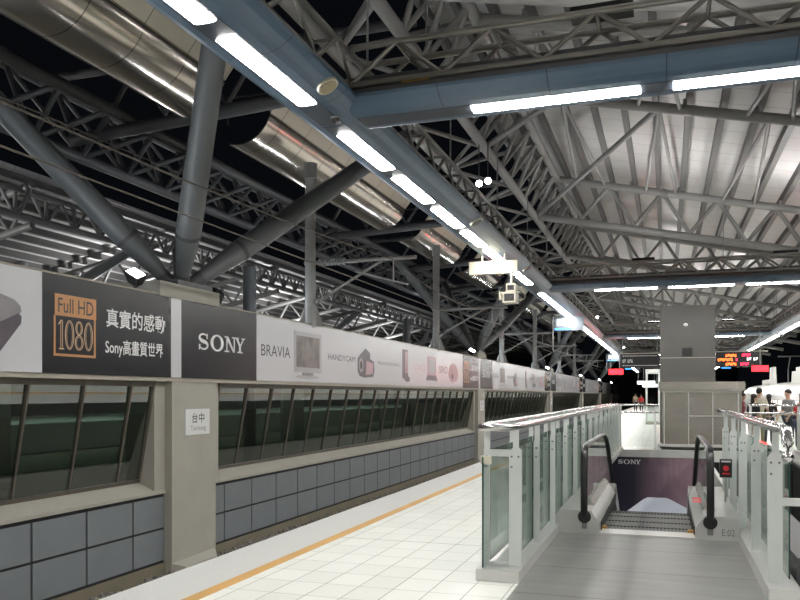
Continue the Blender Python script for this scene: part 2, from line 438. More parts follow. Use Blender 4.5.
CS = struct(MB().box(-8.6, -7.98, p0, p0 + BAY, 1.83, 1.9).box(-8.9, -8.05, p0 + 1.38, p0 + BAY, 1.9, 3.25).build('wall_left_lintel', M['soffit'])); place_struct(CS, 7)
# back of the passage seen through the glass

WIN = struct(thing('window_1', (-8.3, w0, .14), None, None))
gy0, gy1 = w0 + .35, w1 - .33
MB().prism([(-8.432, .13), (-8.140, 1.83), (-8.148, 1.835), (-8.440, .135)], XZ, gy0, gy1).build('pane', M['glass_win'], WIN)
def mull(mb, yy, wd=.05): mb.prism([(-8.425, .11), (-8.095, 1.83), (-8.155, 1.85), (-8.485, .13)], XZ, yy - wd / 2, yy + wd / 2)
np_ = 19
for i in range(np_ + 2):
    b = MB(); mull(b, gy0 + (gy1 - .57 - gy0) * i / np_ if i <= np_ else gy1, .032 if 0 < i <= np_ else .05); b.build('mullion', M['mullion'], WIN)
MB().prism([(-8.42, .12), (-8.40, .18), (-8.46, .19), (-8.48, .13)], XZ, gy0, gy1).build('window_sill', M['mullion'], WIN)
MB().prism([(-8.12, 1.74), (-8.10, 1.83), (-8.16, 1.84), (-8.18, 1.75)], XZ, gy0, gy1).build('window_head', M['mullion'], WIN)
for k in range(1, 7):
    r = dup(WIN, (0, BAY * k, 0)); r.name = 'window_%d' % (k + 1)

# ---------------- billboard
q0 = 8.53 - BAY
BX = -7.95
bb = thing('billboard', (BX, q0, 1.9), 'x', 'billboard', 'long advertising billboards on the left wall')
def panel(name, m, a, b, lab=None): return MB().box(BX - .10, BX, q0 + a, q0 + b, 1.9, 3.26).build(name, m, bb, lab)
MB().box(BX - .12, BX + .012, q0, q0 + BAY, 3.26, 3.285).build('top_trim', M['soffit'], bb)
P1 = panel('dark_panel', M['print_dark'], 0, 2.92, 'charcoal panel with a gold high-definition emblem and white Chinese characters')
panel('spacer_panel', M['print_white'], 2.92, 3.22, 'narrow light grey strip')
P2 = panel('name_panel', M['print_dark'], 3.22, 5.87, 'charcoal panel with white slab-serif capitals')
P3 = panel('product_panel', M['print_white'], 5.87, BAY, 'light grey panel printed with a row of electronics')
T = BX + .004
def yz(a): return a - BAY            # first-bay coordinates of the photo shifted one bay back
gold = MB().box(BX, T, yz(8.76), yz(9.59), 2.70, 3.0)
gold.box(BX, T, yz(8.74), yz(8.775), 2.14, 2.70).box(BX, T, yz(9.545), yz(9.58), 2.14, 2.70).box(BX, T, yz(8.775), yz(9.545), 2.14, 2.175)
gold.build('gold_emblem', M['print_gold'], P1)
text_mesh('Full HD', on_x(T + .002, yz(8.82), yz(9.53), 2.745, 2.95), .006).build('lettering', M['print_black'], P1, 'black lettering on gold')
numerals_1080(on_x(T + .002, yz(8.80), yz(9.52), 2.235, 2.65)).build('numerals', M['print_paleg'], P1, 'outlined gold numerals')
text_mesh('真實的感動', on_x(T, yz(9.81), yz(11.28), 2.62, 2.91), .011).build('lettering', M['print_text'], P1)
text_mesh('Sony高畫質世界', on_x(T, yz(9.79), yz(11.22), 2.18, 2.45), .011).build('lettering', M['print_text'], P1)
slab_word(on_x(T, yz(12.26), yz(13.93), 2.42, 2.72)).build('lettering', M['print_text'], P2)
text_mesh('BRAVIA', on_x(T, yz(14.59), yz(15.92), 2.42, 2.66)).build('lettering', M['print_black'], P3)
text_mesh('HANDYCAM', on_x(T, yz(18.01), yz(19.81), 2.48, 2.63)).build('lettering', M['print_black'], P3)
text_mesh('PLAYSTATION 3', on_x(T, yz(21.6), yz(23.61), 2.49, 2.58)).build('lettering', M['print_black'], P3)
text_mesh('VAIO', on_x(T, yz(25.07), yz(26.34), 2.42, 2.66)).build('lettering', M['print_rose'], P3)
text_mesh('SRO', on_x(T, yz(28.13), yz(29.33), 2.41, 2.68)).build('lettering', M['print_violet'], P3)
def flat(name, m, pts, lab=None, dz=0., par=P3):
    n = len(pts); X = T + dz
    mb = MB(); mb.prism([(yz(a), b) for a, b in pts], YZ, X - .004, X); return mb.build(name, m, par, lab)
def ell(cy, cz, ry, rz, n=24, a0=0, a1=360): return [(cy + ry * math.cos(math.radians(a0 + (a1 - a0) * i / n)), cz + rz * math.sin(math.radians(a0 + (a1 - a0) * i / n))) for i in range(n)]
flat('printed_television', M['print_grey_lt'], [(16.12, 2.12), (17.62, 2.12), (17.62, 3.06), (16.12, 3.06)])
flat('printed_television', M['print_picture'], [(16.24, 2.24), (17.50, 2.24), (17.50, 2.96), (16.24, 2.96)], 'picture on the screen', .003)
flat('printed_television', M['print_grey'], [(16.55, 2.04), (17.15, 2.04), (17.15, 2.12), (16.55, 2.12)])
flat('printed_television', M['print_grey_lt'], ell(16.86, 2.02, .62, .05))
flat('printed_camcorder', M['print_violet'], [(20.0, 2.25), (20.15, 2.12), (20.5, 2.08), (21.2, 2.12), (21.3, 2.3), (21.25, 2.55), (20.95, 2.62), (20.95, 2.78), (20.6, 2.9), (20.2, 2.72), (20.0, 2.6)])
flat('printed_camcorder', M['print_rose'], [(20.6, 2.16), (21.15, 2.2), (21.2, 2.5), (20.65, 2.56)], 'rose sheen on the camera', .003)
flat('printed_camcorder', M['print_grey'], ell(20.25, 2.42, .17, .2), 'lens', .003)
flat('printed_camcorder', M['print_black'], ell(20.25, 2.42, .09, .11), 'dark lens glass', .005)
flat('printed_console', M['print_violet'], [(23.85, 2.16), (24.3, 2.02), (24.6, 2.05), (24.62, 2.16), (24.42, 2.22), (24.4, 3.06), (23.85, 3.06)])
flat('printed_console', M['print_rose'], [(24.1, 2.3), (24.36, 2.3), (24.36, 3.0), (24.1, 3.0)], None, .003)
flat('printed_laptop', M['print_rose'], [(26.62, 2.3), (27.7, 2.3), (27.7, 2.97), (26.62, 2.97)])
flat('printed_laptop', M['print_violet'], [(26.45, 2.12), (27.95, 2.12), (27.7, 2.3), (26.62, 2.3)])
flat('printed_laptop', M['print_grey_lt'], [(26.75, 2.38), (27.57, 2.38), (27.57, 2.9), (26.75, 2.9)], 'laptop screen', .003)
flat('printed_player', M['print_rose'], ell(30.2, 2.46, .74, .37))
flat('printed_player', M['print_violet'], ell(30.05, 2.33, .16, .1), 'dial', .003)
for k in NB:
    i = k + 1
    lab = ['light grey end of a long wall billboard at the left edge of the photo', 'long wall billboard with gold emblem, charcoal name panel and printed electronics, nearest fully seen',
           ][i] if i < 2 else nth(i - 1) + ' long advertising billboard from the camera along the left wall'
    if i == 0: bb['label'] = lab
    else: BB = dup(bb, (0, BAY * i, 0), lab)
    
for ch in [c for c in bb.children if c.name.startswith('product_panel')][0].children:
    if ch.name.split('.')[0] == 'printed_player': D.objects.remove(ch)
P3a = [c for c in bb.children if c.name.startswith('product_panel')][0]
def flat0(name, m, pts, lab, dz=0.):
    mb = MB(); mb.prism(pts, YZ, T + dz - .004, T + dz); return mb.build(name, m, P3a, lab)
flat0('printed_case', M['print_grey'], [(6.2, 3.02), (7.6, 2.93), (8.05, 2.83), (8.15, 2.76), (8.17, 2.68), (7.6, 2.28), (6.2, 2.0)], 'dark glossy case, lit upper face')
flat0('printed_case', M['print_violet'], [(6.2, 2.2), (7.5, 2.38), (8.12, 2.66), (8.17, 2.62), (8.16, 2.53), (7.8, 2.13), (7.4, 1.98), (6.2, 1.96)], 'dark violet lower face of the case', .003)

# station name plate on the nearest pillar, repeated smaller down the line
def plate(k):
    y = BAY * k; t = thing('station_sign', (-8.0, 12.32 + y, .88), ('white station name plate with small Chinese characters on the ' + nth(k) + ' concrete pillar from the camera'), 'sign', 'name plates on the pillars')
    MB().box(-8.0, -7.985, 11.93 + y, 12.70 + y, .89, 1.35).build('plate', M['white_plate'], t)
    for ch, a in (('台', 12.13), ('中', 12.345)): text_mesh(ch, on_x(-7.982, a + y, a + .175 + y, 1.10, 1.28), .008).build('character', M['print_black'], t)
    text_mesh('Taichung', on_x(-7.982, 12.08 + y, 12.57 + y, .94, 1.055)).build('lettering', M['print_grey'], t)
for k in range(4): plate(k)

# ---------------- the strut trees on the pillars
def tree():
    y = p0 + .69; bz = 3.5
    t = thing('branching_column', (-8.3, y, bz), 'x', 'column', 'branching steel columns on the pillars')
    MB().box(-8.75, -7.98, y - .55, y + .55, bz, bz + .10).build('base_plate', M['steel_dark'], t)
    for (x, dy) in ((-5.5, -3.05), (-5.5, 4.8), (-11.1, -3.05), (-11.1, 4.8)):
        a = Vector((-8.3 + .1 * (1 if x > -8 else -1), y + .12 * (1 if dy > 0 else -1), bz + .08)); b = Vector((x, y + dy, 7.5)); d = b - a
        mb = MB(); mb.tube(a + d * .19, b, .215, 20, .175); s_ = mb.build('strut', M['tree'], t)
        MB().tube(a + d * .02, a + d * .19, .115, 16, .215).build('cone_end', M['tree'], s_)
        mb = MB(); mb.tube(a - d * .0, a + d * .05, .13, 12); mb.tube(a + d * .186, a + d * .198, .222, 20); mb.build('pin_joint', M['steel_dark'], s_)
    return t
TR = tree(); TR['label'] = 'branching steel column on a pillar behind the left edge of the photo'
for k in range(1, 6):
    dup(TR, (0, BAY * k, 0), 'branching blue-grey steel column on the ' + nth(k - 1) + ' concrete pillar in view')

# a further row of the same columns between the far tracks
for k in range(3):
    r = dup(PIL, (-13.3, BAY * (k + 1) + 8.5, 0))
    dup(TR, (-13.3, BAY * (k + 1) + 8.5, 0), nth(k) + ' branching column of the far row, seen low above the billboard')
for i, (x, y) in enumerate(((-12.0, 21.3), (-12.6, 38.5))):
    t = thing('slender_post', (x, y, -1.62), nth(i) + ' dark blue-grey post from the camera standing behind the billboard', 'post', 'posts between the tracks')
    MB().tube((x, y, -1.62), (x, y, 5.5), .2, 16).build('shaft', M['tree'], t); MB().box(x - .3, x + .3, y - .3, y + .3, -1.62, -1.5).build('foot_plate', M['steel_dark'], t)

# floodlights on the pillar heads
def flood(loc, aim, label, power=0, group='floodlights along the pillar heads'):
    l = Vector(loc); a = Vector(aim).normalized(); t = thing('floodlight', loc, label, 'floodlight', group)
    u = a.orthogonal().normalized(); u = Vector((0, 1, 0)).cross(a); u = u.normalized() if u.length > .1 else Vector((1, 0, 0)); v = a.cross(u)
    mb = MB(); c = l + Vector((0, 0, .22))
    def q(s, w, h): return [c + a * s + u * w * i + v * h * j for i, j in ((-1, -1), (1, -1), (1, 1), (-1, 1))]
    mb.add(q(-.10, .09, .07) + q(.10, .15, .11), [(3, 2, 1, 0), (4, 5, 6, 7), (0, 1, 5, 4), (1, 2, 6, 5), (2, 3, 7, 6), (3, 0, 4, 7)])
    mb.build('housing', M['black'], t)
    MB().add(q(.104, .125, .085), [(0, 1, 2, 3)]).build('lens', M['flood_face'], t)
    MB().tube(l, l + Vector((0, 0, .12)), .03, 8).box(l.x - .09, l.x + .09, l.y - .09, l.y + .09, l.z, l.z + .02).build('bracket', M['black'], t)
    if power:
        L = D.lights.new('floodlight_beam', 'SPOT'); L.energy = power; L.spot_size = math.radians(46); L.spot_blend = .6; L.shadow_soft_size = .15; L.color = (.96, .97, 1)
        o = D.objects.new('floodlight_beam', L); C.objects.link(o); o.location = c + a * .16; o.rotation_euler = a.to_track_quat('-Z', 'Y').to_euler()
for k in range(0, 6):
    y = bay_y(k)
    flood((-8.1, y - .85, 3.26), (.42, -.5, .72), 'small black floodlight with lit lens on the billboard top just before the ' + nth(k) + ' pillar', 0)
    if k < 3: flood((-8.2, y + 1.75, 3.26), (-.85, .3, .45), 'black floodlight turned away on the billboard top just beyond the ' + nth(k) + ' pillar', 0)
for i, y in enumerate((2, 14, 27, 40, 56)):  # unseen fill lights added behind the billboard to brighten the far roof
    t = thing('added_uplight_post', (-20.5, y, -1.6), nth(i) + ' added fill-light post from the camera between the far tracks, hidden low behind the billboard', 'added_uplight', 'added fill lights under the far roof')
    MB().tube((-20.5, y, -1.62), (-20.5, y, 4.0), .09, 12, .06).build('post', M['pole'], t)
    MB().box(-20.8, -20.2, y - .12, y + .12, 4.0, 4.08).build('housing', M['black'], t); MB().box(-20.77, -20.23, y - .09, y + .09, 4.08, 4.085).build('lens', M['flood_face'], t)
    L = D.lights.new('added_uplight_beam', 'AREA'); L.energy = 320; L.shape = 'RECTANGLE'; L.size = .54; L.size_y = .18
    o = D.objects.new('added_uplight_beam', L); C.objects.link(o); o.location = (-20.5, y, 4.11); o.rotation_euler = (PI, 0, 0)

# catenary masts with bracket arms
def mast(k, y):
    t = thing('catenary_mast', (-8.05, y, 3.28), 'round grey catenary mast with ribbed insulators, ' + nth(k) + ' from the camera', 'mast', 'catenary masts rising behind the billboard')
    MB().tube((-8.05, y, 3.2), (-8.05, y, 7.0), .125, 18).build('mast_tube', M['pole'], t)
    mb = MB(); mb.tube((-8.05, y, 3.2), (-8.05, y, 3.55), .14, 12, .14)
    for i in range(6):
        a = i * PI / 3; c, s_ = math.cos(a), math.sin(a)
        mb.add([(-8.05 + c * .15, y + s_ * .15, 3.75), (-8.05 + c * .34, y + s_ * .34, 3.25), (-8.05 + c * .15 - s_ * .02, y + s_ * .15 + c * .02, 3.25), (-8.05 + c * .15 - s_ * .02, y + s_ * .15 + c * .02, 3.75)], [(0, 1, 2, 3)])
    mb.build('flared_foot', M['pole'], t)
    MB().tube((-8.05, y, 6.75), (-8.05, y, 7.12), .16, 18).build('mast_cap', M['pole'], t)
    z = 4.75
    MB().tube((-8.2, y, z), (-5.4, y, z), .045, 8).build('bracket_arm', M['pole'], t)
    MB().tube((-8.2, y, z - 1.1), (-6.2, y, z - .02), .03, 8).build('bracket_arm', M['pole'], t)
    MB().tube((-6.9, y, z - .25), (-5.6, y, z - .62), .022, 8).build('registration_arm', M['pole'], t)
    MB().tube((-5.95, y, z), (-5.95, y, z - .55), .018, 8).build('dropper', M['pole'], t)
    ins = MB(); ins.tube((-7.85, y, z), (-7.15, y, z), .05, 10)
    for i in range(9): ins.tube((-7.82 + i * .078, y, z), (-7.785 + i * .078, y, z), .085, 12)
    ins.build('insulator', M['insulator'], t)
    ins = MB(); d = Vector((2.0, 0, 1.08)).normalized(); a0 = Vector((-8.1, y, z - 1.05))
    for i in range(8): ins.tube(a0 + d * (.1 + i * .07), a0 + d * (.13 + i * .07), .075, 12)
    ins.build('insulator', M['insulator'], t)
for k, y in enumerate((17.2, 28.1, 40.4, 51.3, 63.6, 74.5)): mast(k, y)
def wire(name, x, z, r, label, sag=0.):
    mb = MB(); pts = []
    ys = [-6, 17.2, 28.1, 40.4, 51.3, 63.6, 74.5, 110, 149]
    for a, b in zip(ys[:-1], ys[1:]):
        for i in range(8):
            u = i / 8; pts.append((x, a + (b - a) * u, z - sag * 4 * u * (1 - u)))
    mb.path(pts, r, 5); tag(mb.build(name, M['wire'], None), label, 'wire')
wire('messenger_wire', -5.95, 4.72, .014, 'upper catenary wire sagging over the left track, ends at the bracket arms', .35)
wire('contact_wire', -5.95, 3.95, .012, 'lower straight contact wire over the left track')
wire('feeder_wire', -8.9, 6.0, .014, 'thin feeder wire high behind the billboard', .2)

# ---------------- roofs: ours to the right, the mirrored one over the far platform
ZR = 1.6
def roof_z(x): return ZR + 7.1 - .217 * (x + 3.4)       # axis of the rafters
XE = 9.5
def mir(x, m): return -16.6 - x if m else x
decks = {}
for m in (False, True):
    mb = MB(); a, b = (1.2 if m else -4.7), XE + (4 if m else 0)
    z0, z1 = roof_z(a) + .42, roof_z(b) + .42
    pts = [(mir(a, m), z0), (mir(b, m), z1), (mir(b, m), z1 + .1), (mir(a, m), z0 + .1)]
    mb.prism(pts, XZ, Y0, 150)
    struct(mb.build('ceiling' if not m else 'ceiling_far', M['deck']))
    n = 0
    x = 1.45 if m else -4.55
    while x < (XE + 3.8 if m else XE - .2):
        z = roof_z(x) + .40
        o = MB().prism([(mir(x - .07, m), z + .03 + .0152), (mir(x + .07, m), z + .0), (mir(x + .07, m), z - .2), (mir(x - .07, m), z - .2 + .0152)], XZ, Y0, 150).build('roof_purlin', M['purlin'])
        tag(o, (nth(n) + ' roof purlin down the slope from the ridge, above the ' + ('far platform beyond the billboard' if m else 'platform')), 'purlin', 'purlins under the ' + ('far' if m else 'near') + ' roof')
        n += 1; x += .72

def rafter(y, m, full, label, nxt=None):
    """full: truss with a lower chord; otherwise a single raking tube with braces"""
    t = thing('roof_truss' if full else 'roof_rafter', (mir(-3.4, m), y, roof_z(-3.4)), label, 'roof truss' if full else 'rafter', ('far' if m else 'near') + ' roof frames')
    P = lambda x, dz: (mir(x, m), y, roof_z(x) + dz)
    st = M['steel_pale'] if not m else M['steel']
    xs_, xe_ = (1.0, 13.0) if m else (-3.4, 9.2)
    MB().tube(P(xs_, 0), P(xe_, 0), .115, 12).build('upper_chord', st, t)
    if full:
        dp = 1.17
        MB().tube(P(xs_ if m else -4.1, -dp - (0 if m else .15)), P(xe_ - .9, -dp), .115, 12).build('lower_chord', st, t)
        x = xs_; up = True; q = .82
        while x + q < xe_ - .6:
            a, b = (P(x, 0), P(x + q, -dp)) if up else (P(x, -dp), P(x + q, 0))
            MB().tube(a, b, .062, 8).build('diagonal', st, t); up = not up; x += q
        for xx in (() if m else (-.1, 3.9)):
            MB().tube(P(xx - .07, 0), P(xx + .16, -.05), .15, 12).build('flange', M['steel'], t)
    x = xs_ + .9
    while x < xe_ - .7 and not m:                                    # short posts carrying the purlins
        MB().tube(P(x, 0), P(x + .02, .24), .05, 6).build('purlin_post', st, t); x += 1.44
    if not m and not full and nxt:
        for xx in (-2.3, -.15, 2.1, 4.4):
            for dx in (-.45, .45): MB().tube(P(xx, 0), (xx + dx, nxt, roof_z(xx + dx)), .045, 8).build('brace', st, t)
        MB().tube(P(-.15, 0), (-4.1, nxt, 7.5), .07, 10).build('brace', st, t)
    return t
ry = [(3.0, 1), (10.8, 1), (14.6, 0), (18.5, 0), (26.3, 1), (34.0, 1), (41.7, 0), (49.5, 1), (57.2, 1), (65, 1), (72.7, 1), (88, 1), (103, 1)]
for i, (y, fu) in enumerate(ry):
    rafter(y, False, fu, nth(i) + (' raking roof truss' if fu else ' single raking roof tube') + ' from the camera above the platform', ry[i + 1][0] if i + 1 < len(ry) else None)
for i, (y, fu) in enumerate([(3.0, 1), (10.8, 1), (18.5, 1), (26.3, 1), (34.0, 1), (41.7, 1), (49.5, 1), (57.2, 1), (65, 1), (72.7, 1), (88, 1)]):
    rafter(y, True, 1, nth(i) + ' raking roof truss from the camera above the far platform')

def long_truss(y0, y1, m, chords, links, label, step, mt, rch=.11, rw=.05):
    """lattice girder along the track: chords [(x, z)], links (i, j, kind)"""
    t = thing('lattice_girder', (mir(chords[0][0], m), y0, chords[0][1]), label, 'girder', ('far' if m else 'near') + ' long girders')
    for (x, z) in chords: MB().tube((mir(x, m), y0, z), (mir(x, m), y1, z), rch, 12).build('chord', mt, t)
    n = int(round((y1 - y0) / step)); s_ = (y1 - y0) / n
    for (i, j, kd) in links:
        (xa, za), (xb, zb) = chords[i], chords[j]
        n = int(round((y1 - y0) / (step if kd != 'S' else 3.9))); s_ = (y1 - y0) / n
        for k in range(n):
            a = (mir(xa, m), y0 + k * s_, za); b = (mir(xb, m), y0 + k * s_, zb); c = (mir(xb, m), y0 + (k + 1) * s_, zb); d = (mir(xa, m), y0 + (k + 1) * s_, za)
            if kd == 'N': MB().tube(a, b, rw, 6).build('post', mt, t); MB().tube(b, d, rw * .8, 6).build('diagonal', mt, t)
            elif kd in 'WS':
                h = ((a[0]), y0 + (k + .5) * s_, za); g = (b[0], y0 + (k + .5) * s_, zb)
                MB().tube(a, g, rw, 6).build('diagonal', mt, t); MB().tube(g, d, rw, 6).build('diagonal', mt, t)
            else: MB().tube(a, b, rw, 6).build('post', mt, t)
    return t
segs = [(-3, 14.6), (14.6, 37.8), (37.8, 61), (61, 84.2), (84.2, 107.4)]
for i, (a, b) in enumerate(segs):
    w_ = nth(i) + ' length from the camera'
    st = 1.16 if i < 3 else 1.9
    long_truss(a, b, False, [(-4.1, 7.5), (-3.4, 8.7), (-5.5, 7.62)], [(0, 1, 'W'), (0, 2, 'S'), (1, 2, 'S')], 'ridge lattice girder over the platform edge, ' + w_, st, M['steel_pale'], .115, .055)
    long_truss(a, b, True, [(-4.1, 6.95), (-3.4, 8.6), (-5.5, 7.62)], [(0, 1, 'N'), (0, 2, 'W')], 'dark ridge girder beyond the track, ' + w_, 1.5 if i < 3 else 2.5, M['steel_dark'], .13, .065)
    if i < 4:
        long_truss(a, b, True, [(1.4, 6.85), (1.4, 7.62)], [(0, 1, 'W'), (0, 1, 'P')], 'grey girder under the middle of the far roof, ' + w_, 1.25 if i < 3 else 2.5, M['steel'], .10, .055)
# tubes tying the two ridge girders across the track
for i, y in enumerate((14.3, 26.2, 34.1, 41.8, 49.5, 57.2, 72.6)):
    t = thing('tie_tube', (-8.3, y, 7.3), nth(i) + ' dark cross tube from the camera in a gap of the stainless shell', 'tube', 'cross tubes over the track')
    MB().tube((-5.5, y, 7.62), (-12.5, y, 7.25), .14, 12).build('tube', M['steel_dark'], t)
    for k in range(4):
        MB().tube((-5.6 - k * 1.5, y, 7.6), (-6.3 - k * 1.5, y + .02, 8.7), .05, 6).build('web', M['steel_dark'], t); MB().tube((-6.3 - k * 1.5, y + .02, 8.7), (-7.1 - k * 1.5, y, 7.55), .05, 6).build('web', M['steel_dark'], t)
    MB().tube((-4.5, y, 8.7), (-13.0, y, 8.7), .10, 10).build('upper_chord', M['steel_dark'], t)

# ---------------- stainless shells over the track
GX, GZ, GR = -9.08, 8.04, .85
cuts = [(-3, 13.7), (15.6, 25.1), (27.3, 33.0), (35.2, 41.0), (42.6, 48.8), (50.3, 56.5), (58, 71.8), (73.4, 87.2)]
nbat = 0
for i, (a, b) in enumerate(cuts):
    t = thing('stainless_shell', (GX, a, GZ - GR), nth(i) + ' length of half-round stainless shell from the camera between strut columns', 'cladding', 'stainless shells between the strut columns')
    ang = [math.radians(-105 + 90 * k / 16) for k in range(17)]
    MB().prism([(GX + GR * math.cos(q), GZ + GR * math.sin(q)) for q in ang] + [(GX + (GR - .03) * math.cos(q), GZ + (GR - .03) * math.sin(q)) for q in ang[::-1]], XZ, a, b, True).build('shell', M['gutter'], t)
    ex, ez = GX + GR * math.cos(ang[-1]), GZ + GR * math.sin(ang[-1])
    MB().prism([(ex, ez), (ex + .51, ez + .64), (ex + .48, ez + .66), (ex - .03, ez + .02)], XZ, a, b).build('upper_panel', M['gutter_pale'], t, 'cream upper panel')
    y = a + .4
    q = a + .3
    while q + 1.5 <= b and q < 70:
        if not any(abs(q + .7 - (bay_y(kk) + .69)) < 1.9 for kk in range(-2, 6)):
            o = thing('light_batten', (-8.72, q, 3.26), nth(nbat) + ' fluorescent batten from the camera on the wall top behind the billboard', 'lamp', 'battens on the wall top'); nbat += 1
            MB().box(-8.78, -8.66, q, q + 1.5, 3.26, 3.30).build('tray', M['white_plate'], o)
            MB().tube((-8.72, q + .04, 3.325), (-8.72, q + 1.46, 3.325), .02, 8).build('lamp_tube', M['batten'], o)
        q += 1.62
    while y < b:
        mb = MB(); mb.path([(GX - .5, y, GZ - .2), (GX - .5, y, GZ + .4), (ex + .2, y, GZ + .4), (ex + .2, y, ez + .5)], .025, 6); mb.build('hanger', M['steel_dark'], t); y += 2.2
# ---------------- lamp ducts: a loop of long and cross runs with lattice carriers on top
LZ = 4.6
PROF = [(-.27, .10), (-.30, .06), (-.275, .015), (-.22, .0), (.14, .0), (.22, .010), (.30, .034), (.37, .075), (.42, .115), (.43, .145), (-.2, .145)]
def run(name, label, a, b, fn, m, lamps, up, lampname, group='lamp ducts', step=1.05):
    """fn(s, z, t) maps the profile to the place"""
    t = thing(name, fn(0, LZ, a), label, 'lamp duct', group)
    MB().prism([(p, LZ + q) for p, q in PROF], fn, a, b, False).build('casing', m, t)
    MB().prism([(-.14, LZ - .004), (.13, LZ - .004), (.13, LZ + .05), (-.14, LZ + .05)], fn, a + .02, b - .02).build('recess_plate', M['duct_dark'], t)
    MB().prism([(-.2, LZ + .145), (.38, LZ + .145), (.34, LZ + .23), (-.2, LZ + .23)], fn, a, b).build('cable_tray', M['steel_dark'], t)
    for (c0, c1) in lamps:
        pr = [(-.105, LZ + .01), (-.10, LZ - .012), (-.07, LZ - .022), (.07, LZ - .022), (.10, LZ - .012), (.105, LZ + .01)]
        MB().prism(pr, fn, c0, c1).build('lamp_diffuser', M['lamp'], t)
    # lattice carrier
    S0, S1, Z0, Z1 = -.20, .25, LZ + .31, LZ + .71
    for s_ in (S0, S1):
        for z in (Z0, Z1):
            mb = MB(); mb.tube(fn(s_, z, a), fn(s_, z, b), .034, 10)
            mb.build('carrier_tube', M['small_tube'], t)
    n = max(1, int(round((b - a) / step))); d = (b - a) / n
    near = n < 24
    for k in range(n):
        for s_ in ((S1, S0) if near else (S1,)):
            MB().tube(fn(s_, Z0, a + k * d), fn(s_, Z1, a + (k + .5) * d), .025, 6).build('lattice_bar', M['small_tube'], t)
            MB().tube(fn(s_, Z1, a + (k + .5) * d), fn(s_, Z0, a + (k + 1) * d), .025, 6).build('lattice_bar', M['small_tube'], t)
        if near: MB().tube(fn(S1, Z1, a + (k + .5) * d), fn(S0, Z1, a + (k + .5) * d), .02, 6).build('cross_bar', M['small_tube'], t)
    y = a + .8
    while y < b:
        MB().tube(fn(.09, Z1, y), fn(.09, LZ + 2.2, y), .014, 6).build('hanger_rod', M['steel'], t); y += 3.87
    MB().prism([(-.1, Z0 - .03), (.22, Z0 - .03), (.22, Z0 + .09), (-.1, Z0 + .09)], fn, a, b).build('cable_channel', M['steel_dark'], t)
    return t
LX, RX = -3.5, 5.3
XC = [8.1, 23.2, 43.4, 62.0, 82.0]
left = lambda s_, z, t: (LX + s_, t, z)
right = lambda s_, z, t: (RX - s_, t, z)
def lamps_between(a, b, p=1.91, l=1.45, first=None):
    out = []; y = a if first is None else first
    while y + l <= b: out.append((y, y + l)); y += p
    return out
bounds = [-2.2] + XC + [110]
for fn_, nm in ((left, 'left'), (right, 'right')):
    run('lamp_duct', 'lamp duct behind the camera along the %s platform edge' % nm, -26, -2.3, fn_, M['duct'], lamps_between(-25.7, -2.5), 1, 'l', 'lamp ducts', 2.5)
for i, (a, b) in enumerate(zip(bounds[:-1], bounds[1:])):
    w_ = 'run of lamp duct' 
    if i == 0: lm = [(5.83 - 1.9 * k, 7.40 - 1.9 * k) for k in range(4)]
    else: lm = lamps_between(a + .32, b - .25)
    run('lamp_duct', nth(i) + ' straight blue-grey lamp duct from the camera along the left platform edge', a, b, left, M['duct'], lm, 1, 'l')
    lm2 = lamps_between(a + .3, b - .25)
    run('lamp_duct', nth(i) + ' straight blue-grey lamp duct from the camera along the right platform edge', a, b, right, M['duct'], lm2, 1, 'l')
for i, (a, b) in enumerate(zip(bounds[:-1], bounds[1:])):
    far = lambda s_, z, t: (-35.5 - s_, t, z)
    run('lamp_duct', nth(i) + ' lamp duct of the far platform from the camera, behind the billboard', a, b, far, M['duct'], lamps_between(a + .3, b - .25, 3.8, 3.4), 1, 'l', 'far lamp ducts', 3)
for i, y in enumerate(XC):
    fn = (lambda yy: (lambda s_, z, t: (t, yy - s_, z)))(y)
    run('cross_lamp_duct', nth(i) + ' cross lamp duct from the camera joining the left and right ducts', LX + .30, RX - .30, fn, M['duct_x'],
        [(-1.92, -.24), (.07, 1.75), (2.06, 3.74)], 1, 'l')
# round loudspeaker cover and small fittings on the left duct
def on_duct(y, r, k, name, m, cat, lab):
    p, q = (LX + .335, LZ + .052); nx, nz = .5, -.866
    a = Vector((p, y, q)); nrm = Vector((nx, 0, nz)); mb = MB(); mb.tube(a - nrm * .02, a + nrm * .022, r, 24)
    o = thing(name, tuple(a), lab, cat); mb.build('ring', M['cream'], o); MB().tube(a + nrm * .02, a + nrm * .03, r * .82, 24).build('mesh_cover', m, o)
on_duct(7.15, .11, 0, 'ceiling_speaker', mat('beige_mesh', (.38, .32, .2), .6), 'speaker', 'round beige loudspeaker on the nearest lamp duct, left of the corner')
for i, y in enumerate((13.6, 19.0)): on_duct(y, .12, i, 'ceiling_speaker', M['steel_dark'], 'speaker', ['dark round loudspeaker on the left duct just before the hanging beige board', 'dark round loudspeaker on the left duct beyond the hanging beige board'][i])
o = thing('dome_camera', (LX + .12, 7.86, LZ - .02), 'small dark dome camera under the nearest duct corner', 'camera'); MB().sphere((LX + .12, 7.86, LZ - .02), .045).build('dome', M['black'], o); MB().tube((LX + .12, 7.86, LZ - .02), (LX + .12, 7.86, LZ + .02), .055, 16).build('mount', M['steel'], o)
tag(MB().box(-2.62, -2.32, 7.83, 7.845, LZ + .26, LZ + .30).build('yellow_label', M['yellow']), 'small yellow label strip above the nearest cross duct', 'label')

